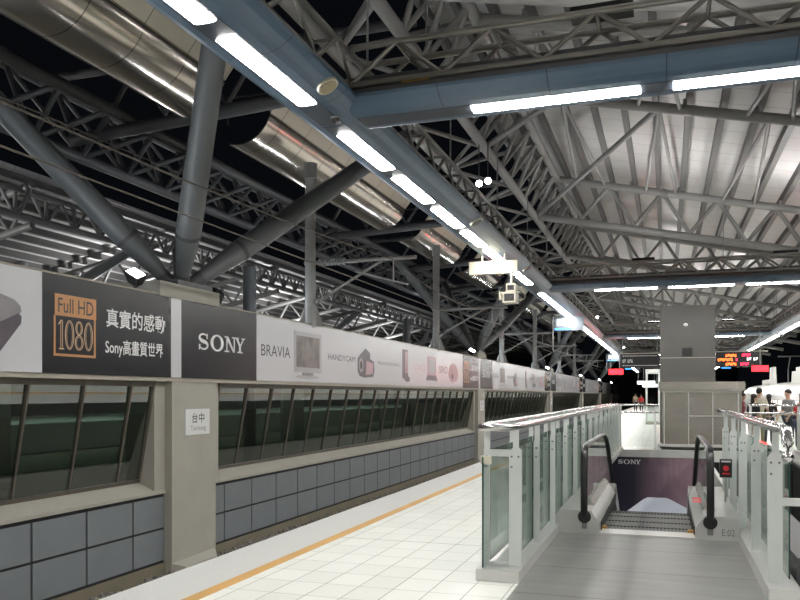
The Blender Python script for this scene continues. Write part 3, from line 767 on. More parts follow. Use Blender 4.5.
# unseen fill lights added on the cross ducts to brighten the roof sheets
def added_uplight(x, y, lab, p):
    t = thing('added_uplight', (x, y, LZ + .75), lab, 'added_uplight', 'fill lights added on the cross ducts')
    MB().box(x - .3, x + .3, y - .12, y + .12, LZ + .75, LZ + .83).build('housing', M['black'], t)
    MB().box(x - .27, x + .27, y - .09, y + .09, LZ + .83, LZ + .835).build('lens', M['flood_face'], t)
    L = D.lights.new('added_uplight_beam', 'AREA'); L.energy = p; L.shape = 'RECTANGLE'; L.size = .54; L.size_y = .18; L.color = (1, .98, .96)
    o = D.objects.new('added_uplight_beam', L); C.objects.link(o); o.location = (x, y, LZ + .86); o.rotation_euler = (PI, 0, 0)
for i, y in enumerate(XC[:3]):
    for j_, x in enumerate((-.6, 3.0)): added_uplight(x, y - .05, ('left' if j_ == 0 else 'right') + ' added fill light standing on the ' + nth(i) + ' cross duct from the camera', 75)

# floodlights hung from the ridge girder
for i, (y, lab) in enumerate(((17.9, 'left lamp of the bright pair hung under the ridge girder'), (17.95, 'right lamp of the bright pair hung under the ridge girder'), (51, 'bright floodlight under the ridge girder above the second cross duct'), (84, 'small bright floodlight under the ridge girder far down the platform'))):
    x = -4.1 + (.2 if i == 1 else 0)
    t = thing('spotlight', (x, y, 6.5 + .06 * (i == 1)), lab, 'spotlight', 'spotlights under the ridge girder'); d = Vector((.25, -.75, -.6)).normalized(); c = Vector((x, y, 6.5 + .06 * (i == 1)))
    MB().tube(c - d * .12, c + d * .02, .05, 14, .085).build('housing', M['black'], t); MB().sphere(c + d * .02, .075, 14, 8, (1, 1, 1)).build('lens', M['flood_face'], t); MB().tube(c, (x, y, 7.45), .015, 6).build('stem', M['steel_dark'], t)

# ---------------- boards and signs hung under the ducts
class Rods:
    def __init__(q): q.p = []
    def build(q, name, m, t):
        for a, b in q.p: MB().tube(a, b, .022, 8).build(name, m, t)
def hang_rods(q, x0, x1, y, z0, z1):
    for x in (x0, x1): q.p.append(((x, y, z0), (x, y, z1)))
t = thing('train_board', (-3.47, 16.6, 4.22), 'beige back of a hanging display board under the left lamp duct, camera bracket below', 'display board')
MB().box(-4.02, -2.98, 16.6, 16.72, 4.19, 4.46).build('housing', M['cream'], t)
MB().box(-3.98, -3.02, 16.72, 16.73, 4.22, 4.43).build('red_display', M['red_glow'], t, 'red lit face turned down the platform')
mb = Rods(); hang_rods(mb, -3.75, -3.25, 16.66, 4.46, 4.62); mb.build('hanger_rod', M['cream'], t)
c = thing('security_camera', (-3.1, 16.6, 3.6), 'cream pair of boxed security cameras hanging on a drop pole under the beige board', 'camera')
MB().tube((-3.1, 16.62, 4.19), (-3.1, 16.62, 3.95), .03, 8).build('drop_pole', M['cream'], c)
for nm, x0, x1, z0, z1, y in (('upper_camera', -3.2, -3.0, 3.78, 3.95, 16.5), ('lower_camera', -3.26, -2.98, 3.54, 3.76, 16.42)):
    k = MB()
    k.box(x0, x1, y, y + .34, z1 - .03, z1).box(x0, x1, y, y + .34, z0, z0 + .03).box(x0, x0 + .03, y, y + .34, z0 + .03, z1 - .03).box(x1 - .03, x1, y, y + .34, z0 + .03, z1 - .03)
    k = k.build(nm, M['cream'], c); MB().box(x0 + .03, x1 - .03, y + .04, y + .3, z0 + .03, z1 - .03).tube(((x0 + x1) / 2, y + .045, (z0 + z1) / 2), ((x0 + x1) / 2, y + .005, (z0 + z1) / 2), .045, 14).build('lens', M['black'], k)
mb = MB(); mb.path([(-2.98, 16.6, 3.9), (-2.88, 16.6, 3.85), (-2.8, 16.6, 3.74), (-2.83, 16.6, 3.62), (-2.98, 16.6, 3.6)], .014, 6); mb.build('cable', M['cream'], c)
mb = MB(); mb.tube((-3.34, 16.6, 3.62), (-3.34, 16.6, 3.78), .03, 8).box(-3.36, -2.92, 16.55, 16.75, 3.76, 3.785); mb.build('bracket', M['cream'], c)

def gate_sign(y, lab):
    t = thing('platform_number_sign', (-3.5, y, 4.1), lab, 'sign', 'hanging platform number signs')
    MB().box(-4.05, -2.95, y, y + .10, 4.07, 4.60).build('panel', M['sign_grey'], t)
    for x in (-3.95, -3.77): text_mesh('1', on_y(y - .004, x, x + .15, 4.25, 4.50), .03).build('digit', M['white_lit'], t)
    MB().box(-4.05, -3.42, y - .004, y, 4.09, 4.15).build('blue_stripe', M['blue_lit'], t)
    MB().tube((-4.12, y + .05, 3.3), (-4.12, y + .05, 4.62), .03, 8).build('hanger_rod', M['steel'], t)
gate_sign(30.6, 'grey hanging sign with white 11 and a blue stripe under the left lamp duct')
gate_sign(59.5, 'small far hanging sign with white 11 above the red lit display')
t = thing('led_display', (-2.7, 46.5, 2.7), 'glowing red display hanging under the left lamp duct beside the black board', 'display'); MB().box(-3.12, -2.28, 46.5, 46.65, 2.74, 3.1).build('housing', M['black'], t); MB().box(-3.08, -2.32, 46.485, 46.5, 2.78, 3.06).build('red_display', M['red_led'], t); mb = Rods(); hang_rods(mb, -3.0, -2.5, 46.57, 3.1, 4.6); mb.build('hanger_rod', M['steel'], t)
t = thing('led_display', (4.0, 38.0, 2.7), 'glowing red display hanging right of the lit departure board', 'display'); MB().box(3.58, 4.28, 38.0, 38.12, 2.62, 2.92).build('housing', M['black'], t); MB().box(3.61, 4.25, 37.985, 38.0, 2.65, 2.89).build('red_display', M['red_led'], t); MB().tube((3.93, 38.06, 2.92), (3.93, 38.06, 3.62), .03, 8).build('hanger_rod', M['steel'], t)

def bars(mb, y, x, z, n, w, h, gap, rnd=True):
    """a row of small block glyphs, as far as the photo resolves them"""
    for i in range(n):
        x0 = x + i * (w + gap); mb.box(x0, x0 + w * .25, y - .006, y, z, z + h); mb.box(x0 + w * .25, x0 + w, y - .006, y, z + h * (.78 if i % 2 else 0), z + h * (1. if i % 2 else .22)); mb.box(x0 + w * .6, x0 + w * .85, y - .006, y, z + h * .25, z + h)
def dep_board(x0, x1, y, z0, z1, lab, lit):
    t = thing('departure_board', ((x0 + x1) / 2, y, z0), lab, 'departure board', 'departure boards over the platform')
    MB().box(x0, x1, y, y + .18, z0, z1).build('housing', M['black'], t)
    MB().box(x0 - .02, x1 + .25, y - .02, y + .2, z1, z1 + .05).build('top_bar', M['concrete'], t)
    mb = Rods(); hang_rods(mb, x0 + .1, x1 - .1, y + .09, z1, LZ); mb.build('hanger_rod', M['steel'], t)
    W = x1 - x0; H = z1 - z0
    if lit:
        for nm, m, rows in (('orange_text', M['orange_led'], ((.27, .68, 5), (.06, .40, 7), (.27, .1, 5))), ('red_text', M['magenta_led'], ((.70, .70, 4), (.54, .40, 1), (.66, .1, 4)))):
            mb = MB()
            for a, b, n in rows: bars(mb, y, x0 + a * W * .82, z0 + b * H, n, .072, .115, .018)
            mb.build(nm, m, t)
        mb = MB(); bars(mb, y, x0 + .68 * W, z0 + .42 * H, 2, .07, .13, .03); bars(mb, y, x0 + .82 * W, z0 + .42 * H, 2, .07, .13, .03); mb.build('white_text', M['white_lit'], t)
    else:
        mb = MB(); bars(mb, y, x0 + .06 * W, z0 + .38 * H, 2, .06, .15, .02); bars(mb, y, x0 + .19 * W, z0 + .38 * H, 3, .06, .15, .02); mb.build('white_text', M['print_text'], t)
        mb = MB()
        for zz in (.14, .84):
            for k in range(16): mb.box(x0 + W * (.06 + .056 * k), x0 + W * (.10 + .056 * k), y - .005, y, z0 + zz * H, z0 + zz * H + .03)
        mb.build('small_text', M['print_text'], t)
    MB().box(x0 + .13 * W, x0 + .33 * W, y - .004, y + .1, z0 - .07, z0 - .02).build('blue_stripe', M['blue_lit'], t)
dep_board(-2.02, -.28, 38.2, 2.86, 3.5, 'black departure board with small white lettering left of the grey lift tower', False)
dep_board(2.12, 4.02, 38.2, 2.86, 3.52, 'black departure board with orange and red lit text right of the grey lift tower', True)

# ---------------- lift tower with stainless enclosure
t = thing('lift_tower', (.6, 25.6, 0), 'square grey concrete tower rising from the stainless enclosure', 'tower')
MB().box(-.17, 1.37, 24.9, 26.7, 0, 4.25).build('shaft', M['concrete_grey'], t)
MB().box(.45, .74, 24.89, 24.9, 2.74, 3.0).build('louvre', M['black'], t, 'small square black opening')
MB().sphere((.55, 24.88, 3.68), .05, 12, 8, (1.3, .6, 1)).build('lamp', M['white_plate'], t)
MB().box(.05, 1.17, 24.885, 24.9, 2.2, 2.46).build('service_cover', M['concrete_grey'], t)
mb = MB(); mb.box(-.17, 1.37, 24.893, 24.9, 2.70, 2.715); mb.build('joint', M['concrete'], t)
t = thing('stainless_enclosure', (.95, 24.5, 0), 'rippled stainless steel box with panel joints in front of the grey tower', 'enclosure')
MB().box(-.12, 2.04, 24.32, 24.88, .12, 1.72).box(1.39, 2.04, 24.88, 26.9, .12, 1.72).build('body', M['steel_panel'], t)
MB().box(-.20, 2.12, 24.25, 24.88, 1.72, 1.98).box(1.39, 2.12, 24.88, 26.95, 1.72, 1.98).build('cap', M['steel_panel'], t)
MB().box(-.22, 2.14, 24.22, 24.87, .10, .17).build('ledge', M['stainless'], t)
MB().box(-.12, 2.04, 24.4, 24.87, 0, .10).build('plinth', M['concrete_grey'], t)
mb = MB()
for x in (-.05, .62, 1.27, 1.95): mb.box(x - .014, x + .014, 24.305, 24.325, .17, 1.72)
mb.box(.62, 2.04, 24.305, 24.325, .98, 1.01).box(-.12, 2.04, 24.305, 24.325, 1.68, 1.72); mb.build('cover_strip', M['stainless'], t)

# ---------------- escalator
E1 = thing('escalator', (-.215, 9.3, 0), 'down escalator with black handrails and stainless newels between the glass balustrades', 'escalator')
MB().box(-1.18, .75, 5.95, 9.62, .0, .006).build('floor_plate', M['plate'], E1, 'grooved steel landing plate')
MB().box(-.735, .305, 9.3, 9.62, .006, .022).build('comb_plate', M['stainless'], E1)
mb = MB()
for i in range(26): mb.box(-.72 + i * .04, -.70 + i * .04, 9.60, 9.70, .0, .014)
mb.build('comb', M['yellow'] if False else M['stainless'], E1)
sl = math.tan(math.radians(30))
def step(y0, z, last):
    mb = MB(); mb.box(-.725, .295, y0, y0 + .40, z - .05, z)
    for i in range(24): mb.box(-.715 + i * .042, -.697 + i * .042, y0, y0 + .40, z, z + .008)
    s_ = mb.build('step', M['grille'], E1)
    MB().box(-.725, .295, y0 + .375, y0 + .405, z - .045, z + .009).build('step_nosing', M['joint'], s_)
    MB().prism([(y0 + .40, z - .01), (y0 + .42, z - .1), (y0 + .40, z - .24), (y0 + .38, z - .24)], YZ, -.725, .295).build('riser', M['grille'], s_)
y = 9.66
for i in range(5): step(y, -.012 - (0, 0, 0, .01, .05)[i], 0); y += .41
z = -.062
for i in range(20): z -= .41 * sl; step(y, z, 0); y += .41
def rail_path(x, off=0., zt=1.0):
    p = []
    for a in range(-80, 91, 17):                  # nose of the newel
        an = math.radians(a); p.append((x, 9.52 - .36 * math.cos(an) - off * 0, zt - .36 + .36 * math.sin(an)))
    return p
def hand_pts(x, zt=1.0, yb=9.30):
    p = [(x, yb + .18, .19), (x, yb + .02, .20), (x, yb - .04, .28), (x, yb - .05, .5), (x, yb - .03, zt - .22)]
    for a in (150, 130, 110, 95): p.append((x, yb + .17 + .2 * math.cos(math.radians(a)), zt - .2 + .2 * math.sin(math.radians(a))))
    p += [(x, yb + .6, zt + .01), (x, yb + 2.4, zt + .015), (x, yb + 2.9, zt), (x, yb + 3.3, zt - .06), (x, yb + 3.7, zt - .2)]
    for k in range(1, 8): p.append((x, yb + 3.7 + k * 1.3, zt - .2 - k * 1.3 * sl))
    return p
for sd, x in ((-1, -.89), (1, .46)):
    h = MB(); h.path(hand_pts(x), .040, 12, False, .62, (1, 0, 0)); hr = h.build('handrail', M['rubber'], E1)
    # glass under the rail
    pts = hand_pts(x); pr = [(p[1] + (.03 if p[2] < .9 else 0), p[2] - .02) for p in pts[2:]]
    bot = [(y_, (z_ - .74)) for (y_, z_) in pr[::-1] if y_ > 12.0] + [(9.32, .26)]
    g = MB(); g.prism(pr + bot, YZ, x - .006, x + .006); g.build('glass_panel', M['glass_rail'], E1)
    MB().tube((x, 9.29, .20), (x, 9.42, .20), .075, 18).build('handrail_inlet', M['rubber'], E1)
    o0, o1, top = (-1.178, -.725, .27) if sd < 0 else (.753, .31, .27)
    # newel housing: outer flat, sloped inner cheek
    ib = o1; it = o1 + sd * .09
    pr = [(o0, 0.006), (ib, .006), (ib, .13), (it, top), (o0, top)]
    MB().prism(pr, XZ, 9.30, 12.3).build('newel_housing', M['stainless'], E1)
    MB().prism([(ib - sd * .003, .012), (ib - sd * .012, .012), (ib - sd * .012, .12), (ib - sd * .003, .12)], XZ, 9.5, 12.3).build('skirt', M['black'], E1)
    MB().prism([(12.3, .27), (12.6, .22), (20.6, .22 - 8 * sl), (20.6, -.1 - 8 * sl), (12.6, -.1), (12.3, .0)], YZ, min(o0, o1), max(o0, o1)).build('side_casing', M['stainless'], E1)
    MB().prism([(it - sd * .0, top + .001), (it + sd * .05, top + .075), (it + sd * .10, top + .075), (it + sd * .14, top + .001)], XZ, 9.75, 12.3).build('inner_decking', M['polished'], E1)
    MB().box(x - .03, x + .03, 9.293, 9.30, .06, .14).build('inspection_cover', M['steel'], E1)
mb = MB(); mb.box(.235, .30, 9.62, 9.7, .0, .05).box(-.73, -.665, 9.62, 9.7, .0, .05); mb.build('comb_guard', M['yellow'], E1)
text_mesh('E:02', on_y(9.297, .58, .71, .06, .135)).build('lettering', M['steel'], E1)
mb = MB(); mb.box(.3, .40, 9.85, 10.02, .346, .349).box(.3, .40, 10.12, 10.3, .346, .349); mb.build('red_sticker', M['redwhite'], E1)

t = thing('notice_box', (.72, 10.6, .27), 'small black notice box with a red symbol on a post beside the right handrail', 'notice box')
MB().tube((.70, 10.62, .27), (.705, 10.62, .58), .012, 8).build('post', M['stainless'], t)
MB().box(.635, .775, 10.58, 10.66, .575, .80).build('box', M['black'], t)
MB().tube((.705, 10.58, .69), (.705, 10.572, .69), .034, 20).build('red_symbol', M['redwhite'], t)
MB().box(.66, .75, 10.574, 10.58, .615, .632).build('red_lettering', M['redwhite'], t)
MB().box(.65, .76, 10.573, 10.579, .765, .785).build('lettering', M['print_text'], t)

# poster on the end wall of the well
t = thing('poster', (0, 24.0, -2.8), 'dark violet poster with small white capitals on the far wall of the escalator well', 'poster')
MB().box(-1.49, .94, 23.97, 24.0, -3.4, -.2).build('print', M['ad'], t)
slab_word(on_y(23.965, -1.33, -.69, -.41, -.285)).build('lettering', M['print_text'], t)
mb = MB(); mb.prism([(-1.22, -1.9), (-.62, -1.42), (-.50, -1.36), (.0, -1.36), (.12, -1.40), (.92, -1.82), (.92, -2.2), (-1.22, -2.2)], lambda a, b, k: (a, k, b), 23.962, 23.97); mb.build('pale_shape', M['ad_pale'], t)
t = thing('added_well_lamp', (.78, 21.3, -4.4), 'unseen fill light added low in the escalator well to brighten the violet poster', 'lamp')  # lamp added out of sight below the steps to brighten the poster
MB().box(.76, .93, 21.0, 21.6, -4.4, -4.28).build('housing', M['black'], t); MB().box(.78, .91, 21.03, 21.57, -4.28, -4.275).build('lens', M['flood_face'], t)
L = D.lights.new('added_well_beam', 'SPOT'); L.energy = 190; L.spot_size = math.radians(95); L.spot_blend = .8; L.shadow_soft_size = .1
o = D.objects.new('added_well_beam', L); C.objects.link(o); o.location = (.82, 21.3, -4.2); o.rotation_euler = Vector((-.3, .62, .75)).to_track_quat('-Z', 'Y').to_euler()
tag(MB().box(-1.6, 1.02, 23.93, 24.06, -.2, .012).build('well_edge_trim', M['stainless']), 'stainless edge strip at the far lip of the escalator well', 'trim')

# ---------------- glass balustrades
def balustrade(x_in, x_out, y0, y1, lab, sgn, double=True):
    """x_in: face towards the escalator, x_out: outer face"""
    lo, hi = min(x_in, x_out), max(x_in, x_out); W = hi - lo
    t = thing('glass_balustrade', ((lo + hi) / 2, y0, 0), lab, 'balustrade', 'balustrades along the escalator')
    MB().box(lo, hi, y0, y1, 0, .10).build('base_curb', M['stainless'], t)
    xi = x_in + sgn * .07; xo = x_out - sgn * .05
    # rail: two tubes joined by a half ring
    r = .033; zt = 1.325; ra = abs(xo - xi) / 2 + .02; xc = (xi + xo) / 2
    pts = [(xc + ra, y1, zt)] + [(xc + ra, y0 + .30 + 2 * k, zt) for k in range(int((y1 - y0 - 1) / 2), -1, -1)]
    for a in range(15, 180, 15): pts.append((xc + ra * math.cos(math.radians(a)), y0 + .12 - ra * 1.3 * math.sin(math.radians(a)), zt))
    pts += [(xc - ra, y0 + .30 + 2 * k, zt) for k in range(0, int((y1 - y0 - 1) / 2) + 1)] + [(xc - ra, y1, zt)]
    if not double: r = .045; pts = [(xc, y0 + .12, zt), (xc, y0 + 3, zt), (xc, y0 + 8, zt), (xc, y1, zt)]
    MB().path(pts, r, 14).build('top_rail', M['polished'], t)
    n = int((y1 - y0) / 1.22)
    ys = [y0 + .22 + i * (y1 - y0 - .44) / n for i in range(n + 1)]
    for yy in ys:
        for xa, d in (((xi, sgn), (xo, -sgn)) if double else ((xi, sgn),)):
            wd = (.11 if yy == ys[0] else (.058 if double else .085)) if xa == xi else .05
            a, b = xa - wd / 2, xa + wd / 2
            mb = MB(); mb.prism([(a, .10), (b, .10), (b, 1.12), (xa + .03, 1.14), (xa + .03, 1.30), (xa - .02, 1.30), (xa - .02, 1.14), (a, 1.10)], XZ, yy - .012, yy + .012)
            f = mb.build('post', M['fin'], t)
            if yy < 14:
                mb = MB()
                for px, pz in ((a + .025, 1.06), (b - .025, 1.06), (a + .025, .97)): mb.tube((px, yy - .017, pz), (px, yy - .012, pz), .009, 8)
                mb.build('bolt', M['steel_dark'], f)
    for i in range(n):
        a, b = ys[i] + .03, ys[i + 1] - .03
        for xx in ((xi + sgn * .045 - .006, xo - sgn * .012) if double else (xo - sgn * .012,)):
            MB().box(xx, xx + .012, a, b, .13, 1.12).build('glass_pane', M['glass_rail'], t)
            e = MB(); e.box(xx, xx + .012, a - .002, a, .13, 1.12).box(xx, xx + .012, b, b + .002, .13, 1.12); e.build('glass_edge', M['glass_edge'], t)
    for z0, z1 in (((.11, .13), (1.06, 1.12)) if double else ()): MB().box(min(xi, xo), max(xi, xo), ys[0] - .01, ys[0] + .01, z0, z1).build('cross_strap', M['fin'], t)
    if not double:
        q = xc
        MB().path([(q, y0 + .2, zt), (q, y0 + .03, zt), (q, y0 - .03, zt - .03), (q, y0 - .05, zt - .09), (q, y0 - .05, zt - .20)], .045, 14).sphere((q, y0 - .05, zt - .20), .045).build('rail_end', M['polished'], t)
        MB().box(xi, hi + .12, y0 + .2, y0 + .23, .72, .78).build('bracket', M['fin'], t)
    return t
BL = balustrade(-1.18, -1.555, 6.66, 23.9, 'left glass balustrade of the escalator with twin polished rails and steel posts', -1)
balustrade(.755, .99, 6.72, 12.7, 'right glass balustrade of the escalator with grey-green steel posts', 1, False)
MB().box(-1.515, -1.503, 6.74, 7.0, .10, 1.06).build('glass_pane', M['glass_rail'], BL); MB().box(-1.516, -1.502, 6.733, 6.74, .10, 1.06).build('glass_edge', M['glass_edge'], BL)
MB().box(-1.53, -1.44, 6.735, 6.78, 1.0, 1.07).build('clamp', M['cream'], BL)

# rails beside the enclosure at the far end of the wells
def end_rail(x0, x1, lab, posts):
    t = thing('end_railing', ((x0 + x1) / 2, 24.2, 0), lab, 'railing', 'steel railings at the far end of the wells')
    for z in (1.31, 1.09): MB().tube((x0, 24.2, z), (x1, 24.2, z), .03, 10).build('rail', M['polished'], t)
    for x in posts: MB().box(x - .03, x + .03, 24.18, 24.22, 0, 1.3).build('post', M['fin'], t)
    xs = sorted(posts)
    for a, b in zip(xs[:-1], xs[1:]): MB().box(a + .04, b - .04, 24.195, 24.205, .08, 1.05).build('glass_pane', M['glass_rail'], t)
end_rail(-1.55, -.2, 'short polished end railing between the left balustrade and the stainless enclosure', (-1.5, -.3))
end_rail(2.1, 5.4, 'polished end railing right of the stainless enclosure with people behind', (2.25, 3.5, 4.6, 5.35))

# neighbouring escalator glimpsed behind the right balustrade
E2 = thing('escalator', (1.2, 7.2, 0), 'second escalator half hidden behind the right balustrade at the right photo edge', 'escalator')
h = MB(); h.path([(p[0], p[1] - 2.0, p[2] - .05) for p in hand_pts(1.16)], .040, 12, False, .62, (1, 0, 0)); h.build('handrail', M['rubber'], E2)
h = MB(); h.path([(p[0], p[1] - 2.0, p[2] - .05) for p in hand_pts(2.5)], .040, 12, False, .62, (1, 0, 0)); h.build('handrail', M['rubber'], E2)
MB().prism([(7.25, 0.), (7.25, .25), (10.3, .25), (18.3, .25 - 8 * sl), (18.3, -.3 - 8 * sl), (10.3, -.3)], YZ, 1.03, 1.34).build('side_casing', M['steel_dark'], E2)
MB().prism([(7.3, -.02), (10.4, -.05), (18.3, -.05 - 8 * sl), (18.3, -.3 - 8 * sl), (10.3, -.3), (7.3, -.3)], YZ, 1.36, 2.3).build('steps', M['grille'], E2)
MB().prism([(7.25, 0.), (7.25, .25), (10.3, .25), (18.3, .25 - 8 * sl), (18.3, -.3 - 8 * sl), (10.3, -.3)], YZ, 2.32, 2.65).build('side_casing', M['steel_dark'], E2)
balustrade(3.32, 3.55, 6.72, 23.9, 'glass balustrade of the second escalator beyond the right photo edge', 1)

# ---------------- train at the right platform
t = thing('train_car', (7.6, 30, -1.2), 'white high speed train car standing at the right platform edge', 'train')
def carpro(top=2.42): return [(6.12, -1.0), (6.06, -.2), (6.10, .6), (6.20, 1.35), (6.38, 1.85), (6.75, 2.22), (7.3, 2.40), (7.8, top), (8.3, 2.40), (8.85, 2.22), (9.2, 1.85), (9.4, 1.35), (9.5, .6), (9.54, -.2), (9.48, -1.0)]
MB().prism(carpro(), XZ, 31.0, 74, True).build('body', M['train_white'], t)
def skin(z):                                   # body side at height z
    pr = carpro()[:7]
    for (xa, za), (xb, zb) in zip(pr[:-1], pr[1:]):
        if za <= z <= zb: return xa + (xb - xa) * (z - za) / (zb - za)
    return 6.1
def side_strip(z0, z1, y0, y1, out): return MB().prism([(skin(z0) - out, z0), (skin(z1) - out, z1), (skin(z1) + .02, z1), (skin(z0) + .02, z0)], XZ, y0, y1)
side_strip(-.25, -.08, 31, 74, .006).build('stripe', M['train_orange'], t)
side_strip(-.42, -.27, 31, 74, .006).build('stripe', M['black'], t)
for i in range(14):
    y = 32.2 + i * 2.1
    if i in (4, 10):
        d = side_strip(-.1, 1.55, y, y + .95, .008).build('door', M['train_white'], t)
        side_strip(.7, 1.3, y + .3, y + .65, .014).build('door_window', M['train_lit'], d)
        e = side_strip(-.1, 1.55, y - .07, y, .012); e.build('door_seal', M['black'], d); e = side_strip(-.1, 1.55, y + .95, y + 1.02, .012); e.build('door_seal', M['black'], d)
    else: side_strip(.68, 1.28, y, y + 1.5, .008).build('window', M['train_lit'], t)
# roof fairings beside the current collector
def fair(y0, y1, h, x0, x1):
    MB().prism([(y0, 2.25), (y0 + .45 * h, 2.35 + h), (y1 - .25, 2.35 + h), (y1, 2.25)], YZ, x0, x1).build('roof_fairing', M['train_white'], t)
fair(58.2, 60.6, 1.15, 6.85, 7.05); fair(58.2, 60.6, 1.15, 8.5, 8.7); fair(46.5, 51.5, .62, 7.0, 7.4); fair(62, 66, .35, 6.95, 7.3)
MB().box(6.9, 8.6, 36.5, 39.5, 2.3, 2.58).build('roof_unit', M['train_white'], t)
mb = MB(); mb.tube((7.2, 54.2, 2.4), (7.3, 55.0, 3.2), .04, 6).tube((7.3, 55.0, 3.2), (7.3, 54.1, 4.0), .03, 6).tube((6.6, 54.1, 4.0), (8.6, 54.1, 4.0), .04, 6).tube((8.3, 54.2, 2.4), (8.2, 55.0, 3.2), .04, 6).tube((8.2, 55.0, 3.2), (8.2, 54.1, 4.0), .03, 6)
mb.build('current_collector', M['steel_dark'], t)

# glass lift cabin far down the platform
t = thing('glass_lift', (.1, 45, 0), 'pale green glass lift cabin on the platform left of the stainless enclosure', 'lift')
MB().box(-1.05, .9, 44.9, 47, 0, .12).build('base', M['concrete'], t)
for x in (-1.0, -.35, .3, .85):
    MB().box(x - .05, x + .05, 45, 45.1, .12, 2.9).build('post', M['fin'], t)
for x in (-1.0, -.35, .3): MB().box(x + .05, x + .55, 45.04, 45.06, .12, 2.8).build('glass_pane', M['glass_rail'], t)
MB().box(-1.06, .92, 45.0, 47, 2.8, 3.0).build('roof', M['fin'], t)
for i, (x, y, z, w_, h_, m, lab) in enumerate(((-1.7, 75, 2.55, 1.6, .35, 'white_lit', 'small white lit sign hanging far down the platform above the walking pair'), (-1.2, 66, 2.2, 1.2, .3, 'white_lit', 'white lit sign nearest the glass lift, below the black board'), (.0, 68, 1.55, .7, .22, 'red_led', 'tiny red lit sign beside the glass lift'))):
    t = thing('lit_sign', (x, y, z), lab, 'sign'); MB().box(x - w_ / 2, x + w_ / 2, y, y + .1, z, z + h_).build('housing', M['black'], t); MB().box(x - w_ / 2 + .03, x + w_ / 2 - .03, y - .01, y, z + .03, z + h_ - .03).build('face', M[m], t)
    mb = Rods(); hang_rods(mb, x - w_ / 2 + .1, x + w_ / 2 - .1, y + .05, z + h_, LZ + .4); mb.build('hanger_rod', M['steel'], t)
# far hall end
struct(MB().box(-12, 12, 150, 150.3, -1.6, 9).build('wall_end', M['void']))

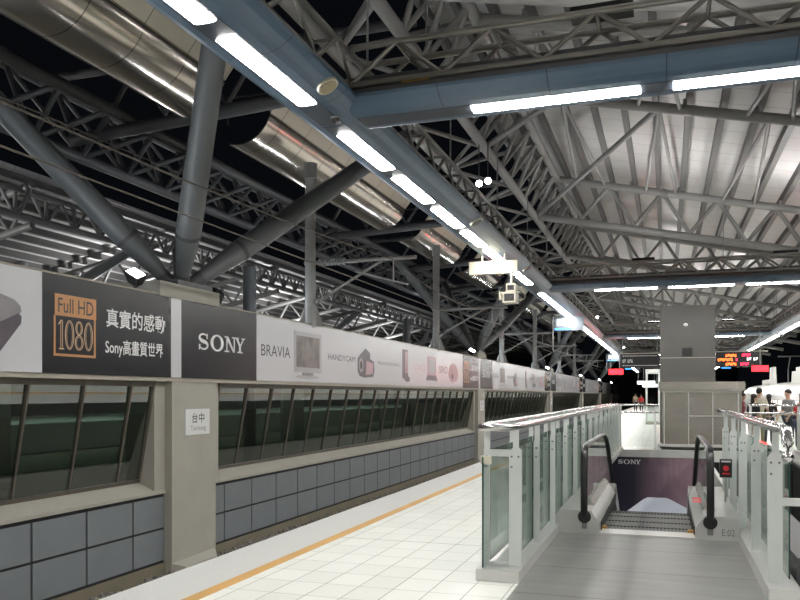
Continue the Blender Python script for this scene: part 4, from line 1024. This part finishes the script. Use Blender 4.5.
# ---------------- people
def skinmesh(name, pts, edges, rad, m, parent, sub_=1, loc=None):
    me = D.meshes.new(name); me.from_pydata(pts, edges, []); o = D.objects.new(name, me); C.objects.link(o)
    me.materials.append(m); md = o.modifiers.new('Skin', 'SKIN'); md.use_smooth_shade = True
    for i, r in enumerate(rad):
        v = me.skin_vertices[0].data[i]; v.radius = r if isinstance(r, tuple) else (r, r); v.use_root = (i == 0)
    s_ = o.modifiers.new('Subdivision', 'SUBSURF'); s_.levels = sub_; s_.render_levels = sub_
    if parent: o.parent = parent
    return o
def person(x, y, h, rz, label, shirt, trous, arm=(0, 0), lean=0., walk=0., long_hair=False, bag=None):
    k = h / 1.75; A = {}; pts = []; ed = []; rad = []
    def v(n, p, r, par=None):
        A[n] = len(pts); pts.append(p); rad.append(r)
        if par: ed.append((A[par], A[n]))
    L = lean
    v('pelvis', (0, 0, .95), (.155, .11)); v('waist', (0, -L * .15, 1.10), (.135, .10), 'pelvis'); v('chest', (0, -L * .35, 1.30), (.165, .115), 'waist')
    v('neck0', (0, -L * .5, 1.45), (.075, .07), 'chest'); v('neck', (0, -L * .56 - .01, 1.52), .055, 'neck0'); v('jaw', (0, -L * .62 - .03, 1.575), (.066, .075), 'neck')
    v('head', (0, -L * .64 - .02, 1.655), (.078, .098), 'jaw'); v('crown', (0, -L * .64 - .01, 1.725), (.055, .065), 'head')
    v('nose', (0, -L * .64 - .128, 1.635), .011, 'head')
    for s_, ar in ((-1, arm[0]), (1, arm[1])):
        q = 'L' if s_ < 0 else 'R'
        v(q + 'ear', (s_ * .083, -L * .64, 1.64), .014, 'head')
        v(q + 'sh', (s_ * .185, -L * .42, 1.40), .062, 'chest')
        v(q + 'el', (s_ * .235, -L * .42 - .10 * ar + .02, 1.12 + .02 * ar), .045, q + 'sh')
        v(q + 'wr', (s_ * (.225 - .03 * ar), -L * .42 - .10 - .24 * ar, .88 + .24 * ar), .030, q + 'el')
        v(q + 'pa', (s_ * (.22 - .035 * ar), -L * .42 - .13 - .32 * ar, .80 + .30 * ar), (.038, .02), q + 'wr')
        px, py, pz = pts[A[q + 'pa']]
        for i in range(4):
            f = 'f%d' % i + q; fx = px + s_ * (.0) + (i - 1.5) * .0; yy = py + (i - 1.5) * .02; ln = (.062, .075, .07, .055)[i]
            v(f, (fx, yy - .01 * ar, pz - .035), .0095, q + 'pa'); v(f + 'b', (fx - s_ * .012, yy - .022 * ar, pz - .035 - ln * .9), .008, f)
        v('th' + q, (px - s_ * .01, py - .05, pz + .015), .010, q + 'pa'); v('thb' + q, (px - s_ * .015, py - .065, pz - .03), .009, 'th' + q)
        w_ = walk * s_
        v(q + 'hip', (s_ * .095, 0, .90), .088, 'pelvis'); v(q + 'kn', (s_ * .10, -.16 * w_ - .02, .50), .060, q + 'hip')
        v(q + 'an', (s_ * .10, -.16 * w_ + (.14 if w_ < 0 else -.02) * (1 if walk else 0), .10), .042, q + 'kn'); v(q + 'toe', (pts[A[q + 'an']][0], pts[A[q + 'an']][1] - .15, .035), .033, q + 'an')
    S = lambda P: [(a * k, b * k, c_ * k) for a, b, c_ in P]
    RS = lambda R, g=0: [tuple((c_ + g) * k for c_ in (r if isinstance(r, tuple) else (r, r))) for r in R]
    t = skinmesh('person', S(pts), ed, RS(rad), M['skin'], None); t.location = (x, y, 0); t.rotation_euler.z = rz; ORG[t.name] = Vector()
    tag(t, label, 'person')
    def part(name, names, links, m, g, alt=None):
        P = [(alt or {}).get(n, pts[A[n]]) for n in names]; R = [rad[A[n]] for n in names]
        return skinmesh(name, S(P), [(names.index(a), names.index(b)) for a, b in links], RS(R, g), m, t)
    part('shirt', ['chest', 'waist', 'pelvis', 'neck0', 'Lsh', 'Lel', 'Rsh', 'Rel'], [('chest', 'waist'), ('waist', 'pelvis'), ('chest', 'neck0'), ('chest', 'Lsh'), ('Lsh', 'Lel'), ('chest', 'Rsh'), ('Rsh', 'Rel')], shirt, .016)
    part('trousers', ['pelvis', 'Lhip', 'Lkn', 'Lan', 'Rhip', 'Rkn', 'Ran'], [('pelvis', 'Lhip'), ('Lhip', 'Lkn'), ('Lkn', 'Lan'), ('pelvis', 'Rhip'), ('Rhip', 'Rkn'), ('Rkn', 'Ran')], trous, .012)
    for q in 'LR': part('shoe', [q + 'an', q + 'toe'], [(q + 'an', q + 'toe')], M['black'], .008)
    hd = pts[A['head']]
    mb = MB(); mb.sphere((0, (hd[1] + .022) * k, (hd[2] + .028) * k), .1 * k, 14, 9, (.93, 1.08, .98))
    if long_hair: mb.sphere((0, (hd[1] + .075) * k, (hd[2] - .11) * k), .1 * k, 12, 8, (.85, .42, 1.5))
    mb.build('hair', M['hair'], t)
    if bag:
        b = thing('shoulder_bag', (x, y, 0), bag[0], 'bag'); mb = MB(); c_, s_ = math.cos(rz), math.sin(rz)
        bx, by = x - s_ * .0 + bag[2] * c_, y + bag[2] * s_; mb.box(bx - .16, bx + .16, by - .09, by + .09, bag[3], bag[3] + .42); mb.build('bag_body', bag[1], b)
        mb = MB(); mb.path([(bx - .12, by, bag[3] + .42), (bx - .06, by, bag[3] + .6), (bx + .06, by, bag[3] + .6), (bx + .12, by, bag[3] + .42)], .015, 6); mb.build('strap', bag[1], b)
cw = cloth('cream_cotton', (.62, .58, .46)); cb_ = cloth('black_cotton', (.02, .02, .022)); cg = cloth('grey_cotton', (.25, .25, .26)); cr = cloth('red_cotton', (.50, .03, .035)); cd = cloth('dark_denim', (.04, .045, .07)); cp = cloth('pale_rose_cotton', (.55, .43, .40)); ck = cloth('khaki_cotton', (.28, .24, .15)); cm = cloth('dark_red_cotton', (.18, .03, .04))
person(2.72, 26.6, 1.80, 2.6, 'person with short dark hair in a cream shirt standing behind the end railing', cw, ck, (.3, .5))
person(2.47, 26.0, 1.62, 2.2, 'person in a black top, long dark hair, just left of the cream shirt', cb_, cp, (.2, .2), .1, 0, True)
person(2.22, 27.0, 1.66, 1.2, 'person in dark red partly hidden by the right side of the stainless enclosure', cm, cd, (.2, .3), .1)
person(3.10, 27.6, 1.62, 2.9, 'person in black between the cream shirt and the train door', cb_, cd, (.4, .2), .1, 0, True)
person(3.52, 26.2, 1.76, -1.0, 'person in a grey shirt with short hair turned towards the railing', cg, cd, (.3, .3), .1)
person(3.66, 25.2, 1.60, 2.5, 'person with dark hair in a red top at the right photo edge', cr, cd, (.3, .6), .2, 0, True)
person(3.98, 27.0, 1.66, 2.0, 'person in a pale rose top outside the right photo edge behind the red top', cp, cb_, (.2, .2))
person(-2.75, 78.5, 1.70, PI, 'person in khaki walking away far down the platform', ck, cd, (.1, .3), 0, 1)
person(-2.2, 77.5, 1.62, PI, 'person in a bright red top walking beside the one in khaki', cr, cb_, (.2, .1), 0, 1)

# ------------------------------------------------------------------ world, camera, view
w = D.worlds.new('night'); bpy.context.scene.world = w; w.use_nodes = True
bg = w.node_tree.nodes['Background']; bg.inputs[0].default_value = (.5, .6, .8, 1); bg.inputs[1].default_value = .004

cam = D.cameras.new('camera'); co = D.objects.new('camera', cam); C.objects.link(co)
cam.sensor_width = 36; cam.lens = 36 * 790 / 800; cam.shift_y = 95 / 800; cam.clip_end = 400
co.location = (0, 0, 1.6); co.rotation_euler = (PI / 2, 0, math.atan(266 / 790))
bpy.context.scene.camera = co
vs = bpy.context.scene.view_settings
vs.view_transform = 'Standard'; vs.look = 'None'; vs.gamma = 1; vs.use_curve_mapping = False; vs.exposure = .12
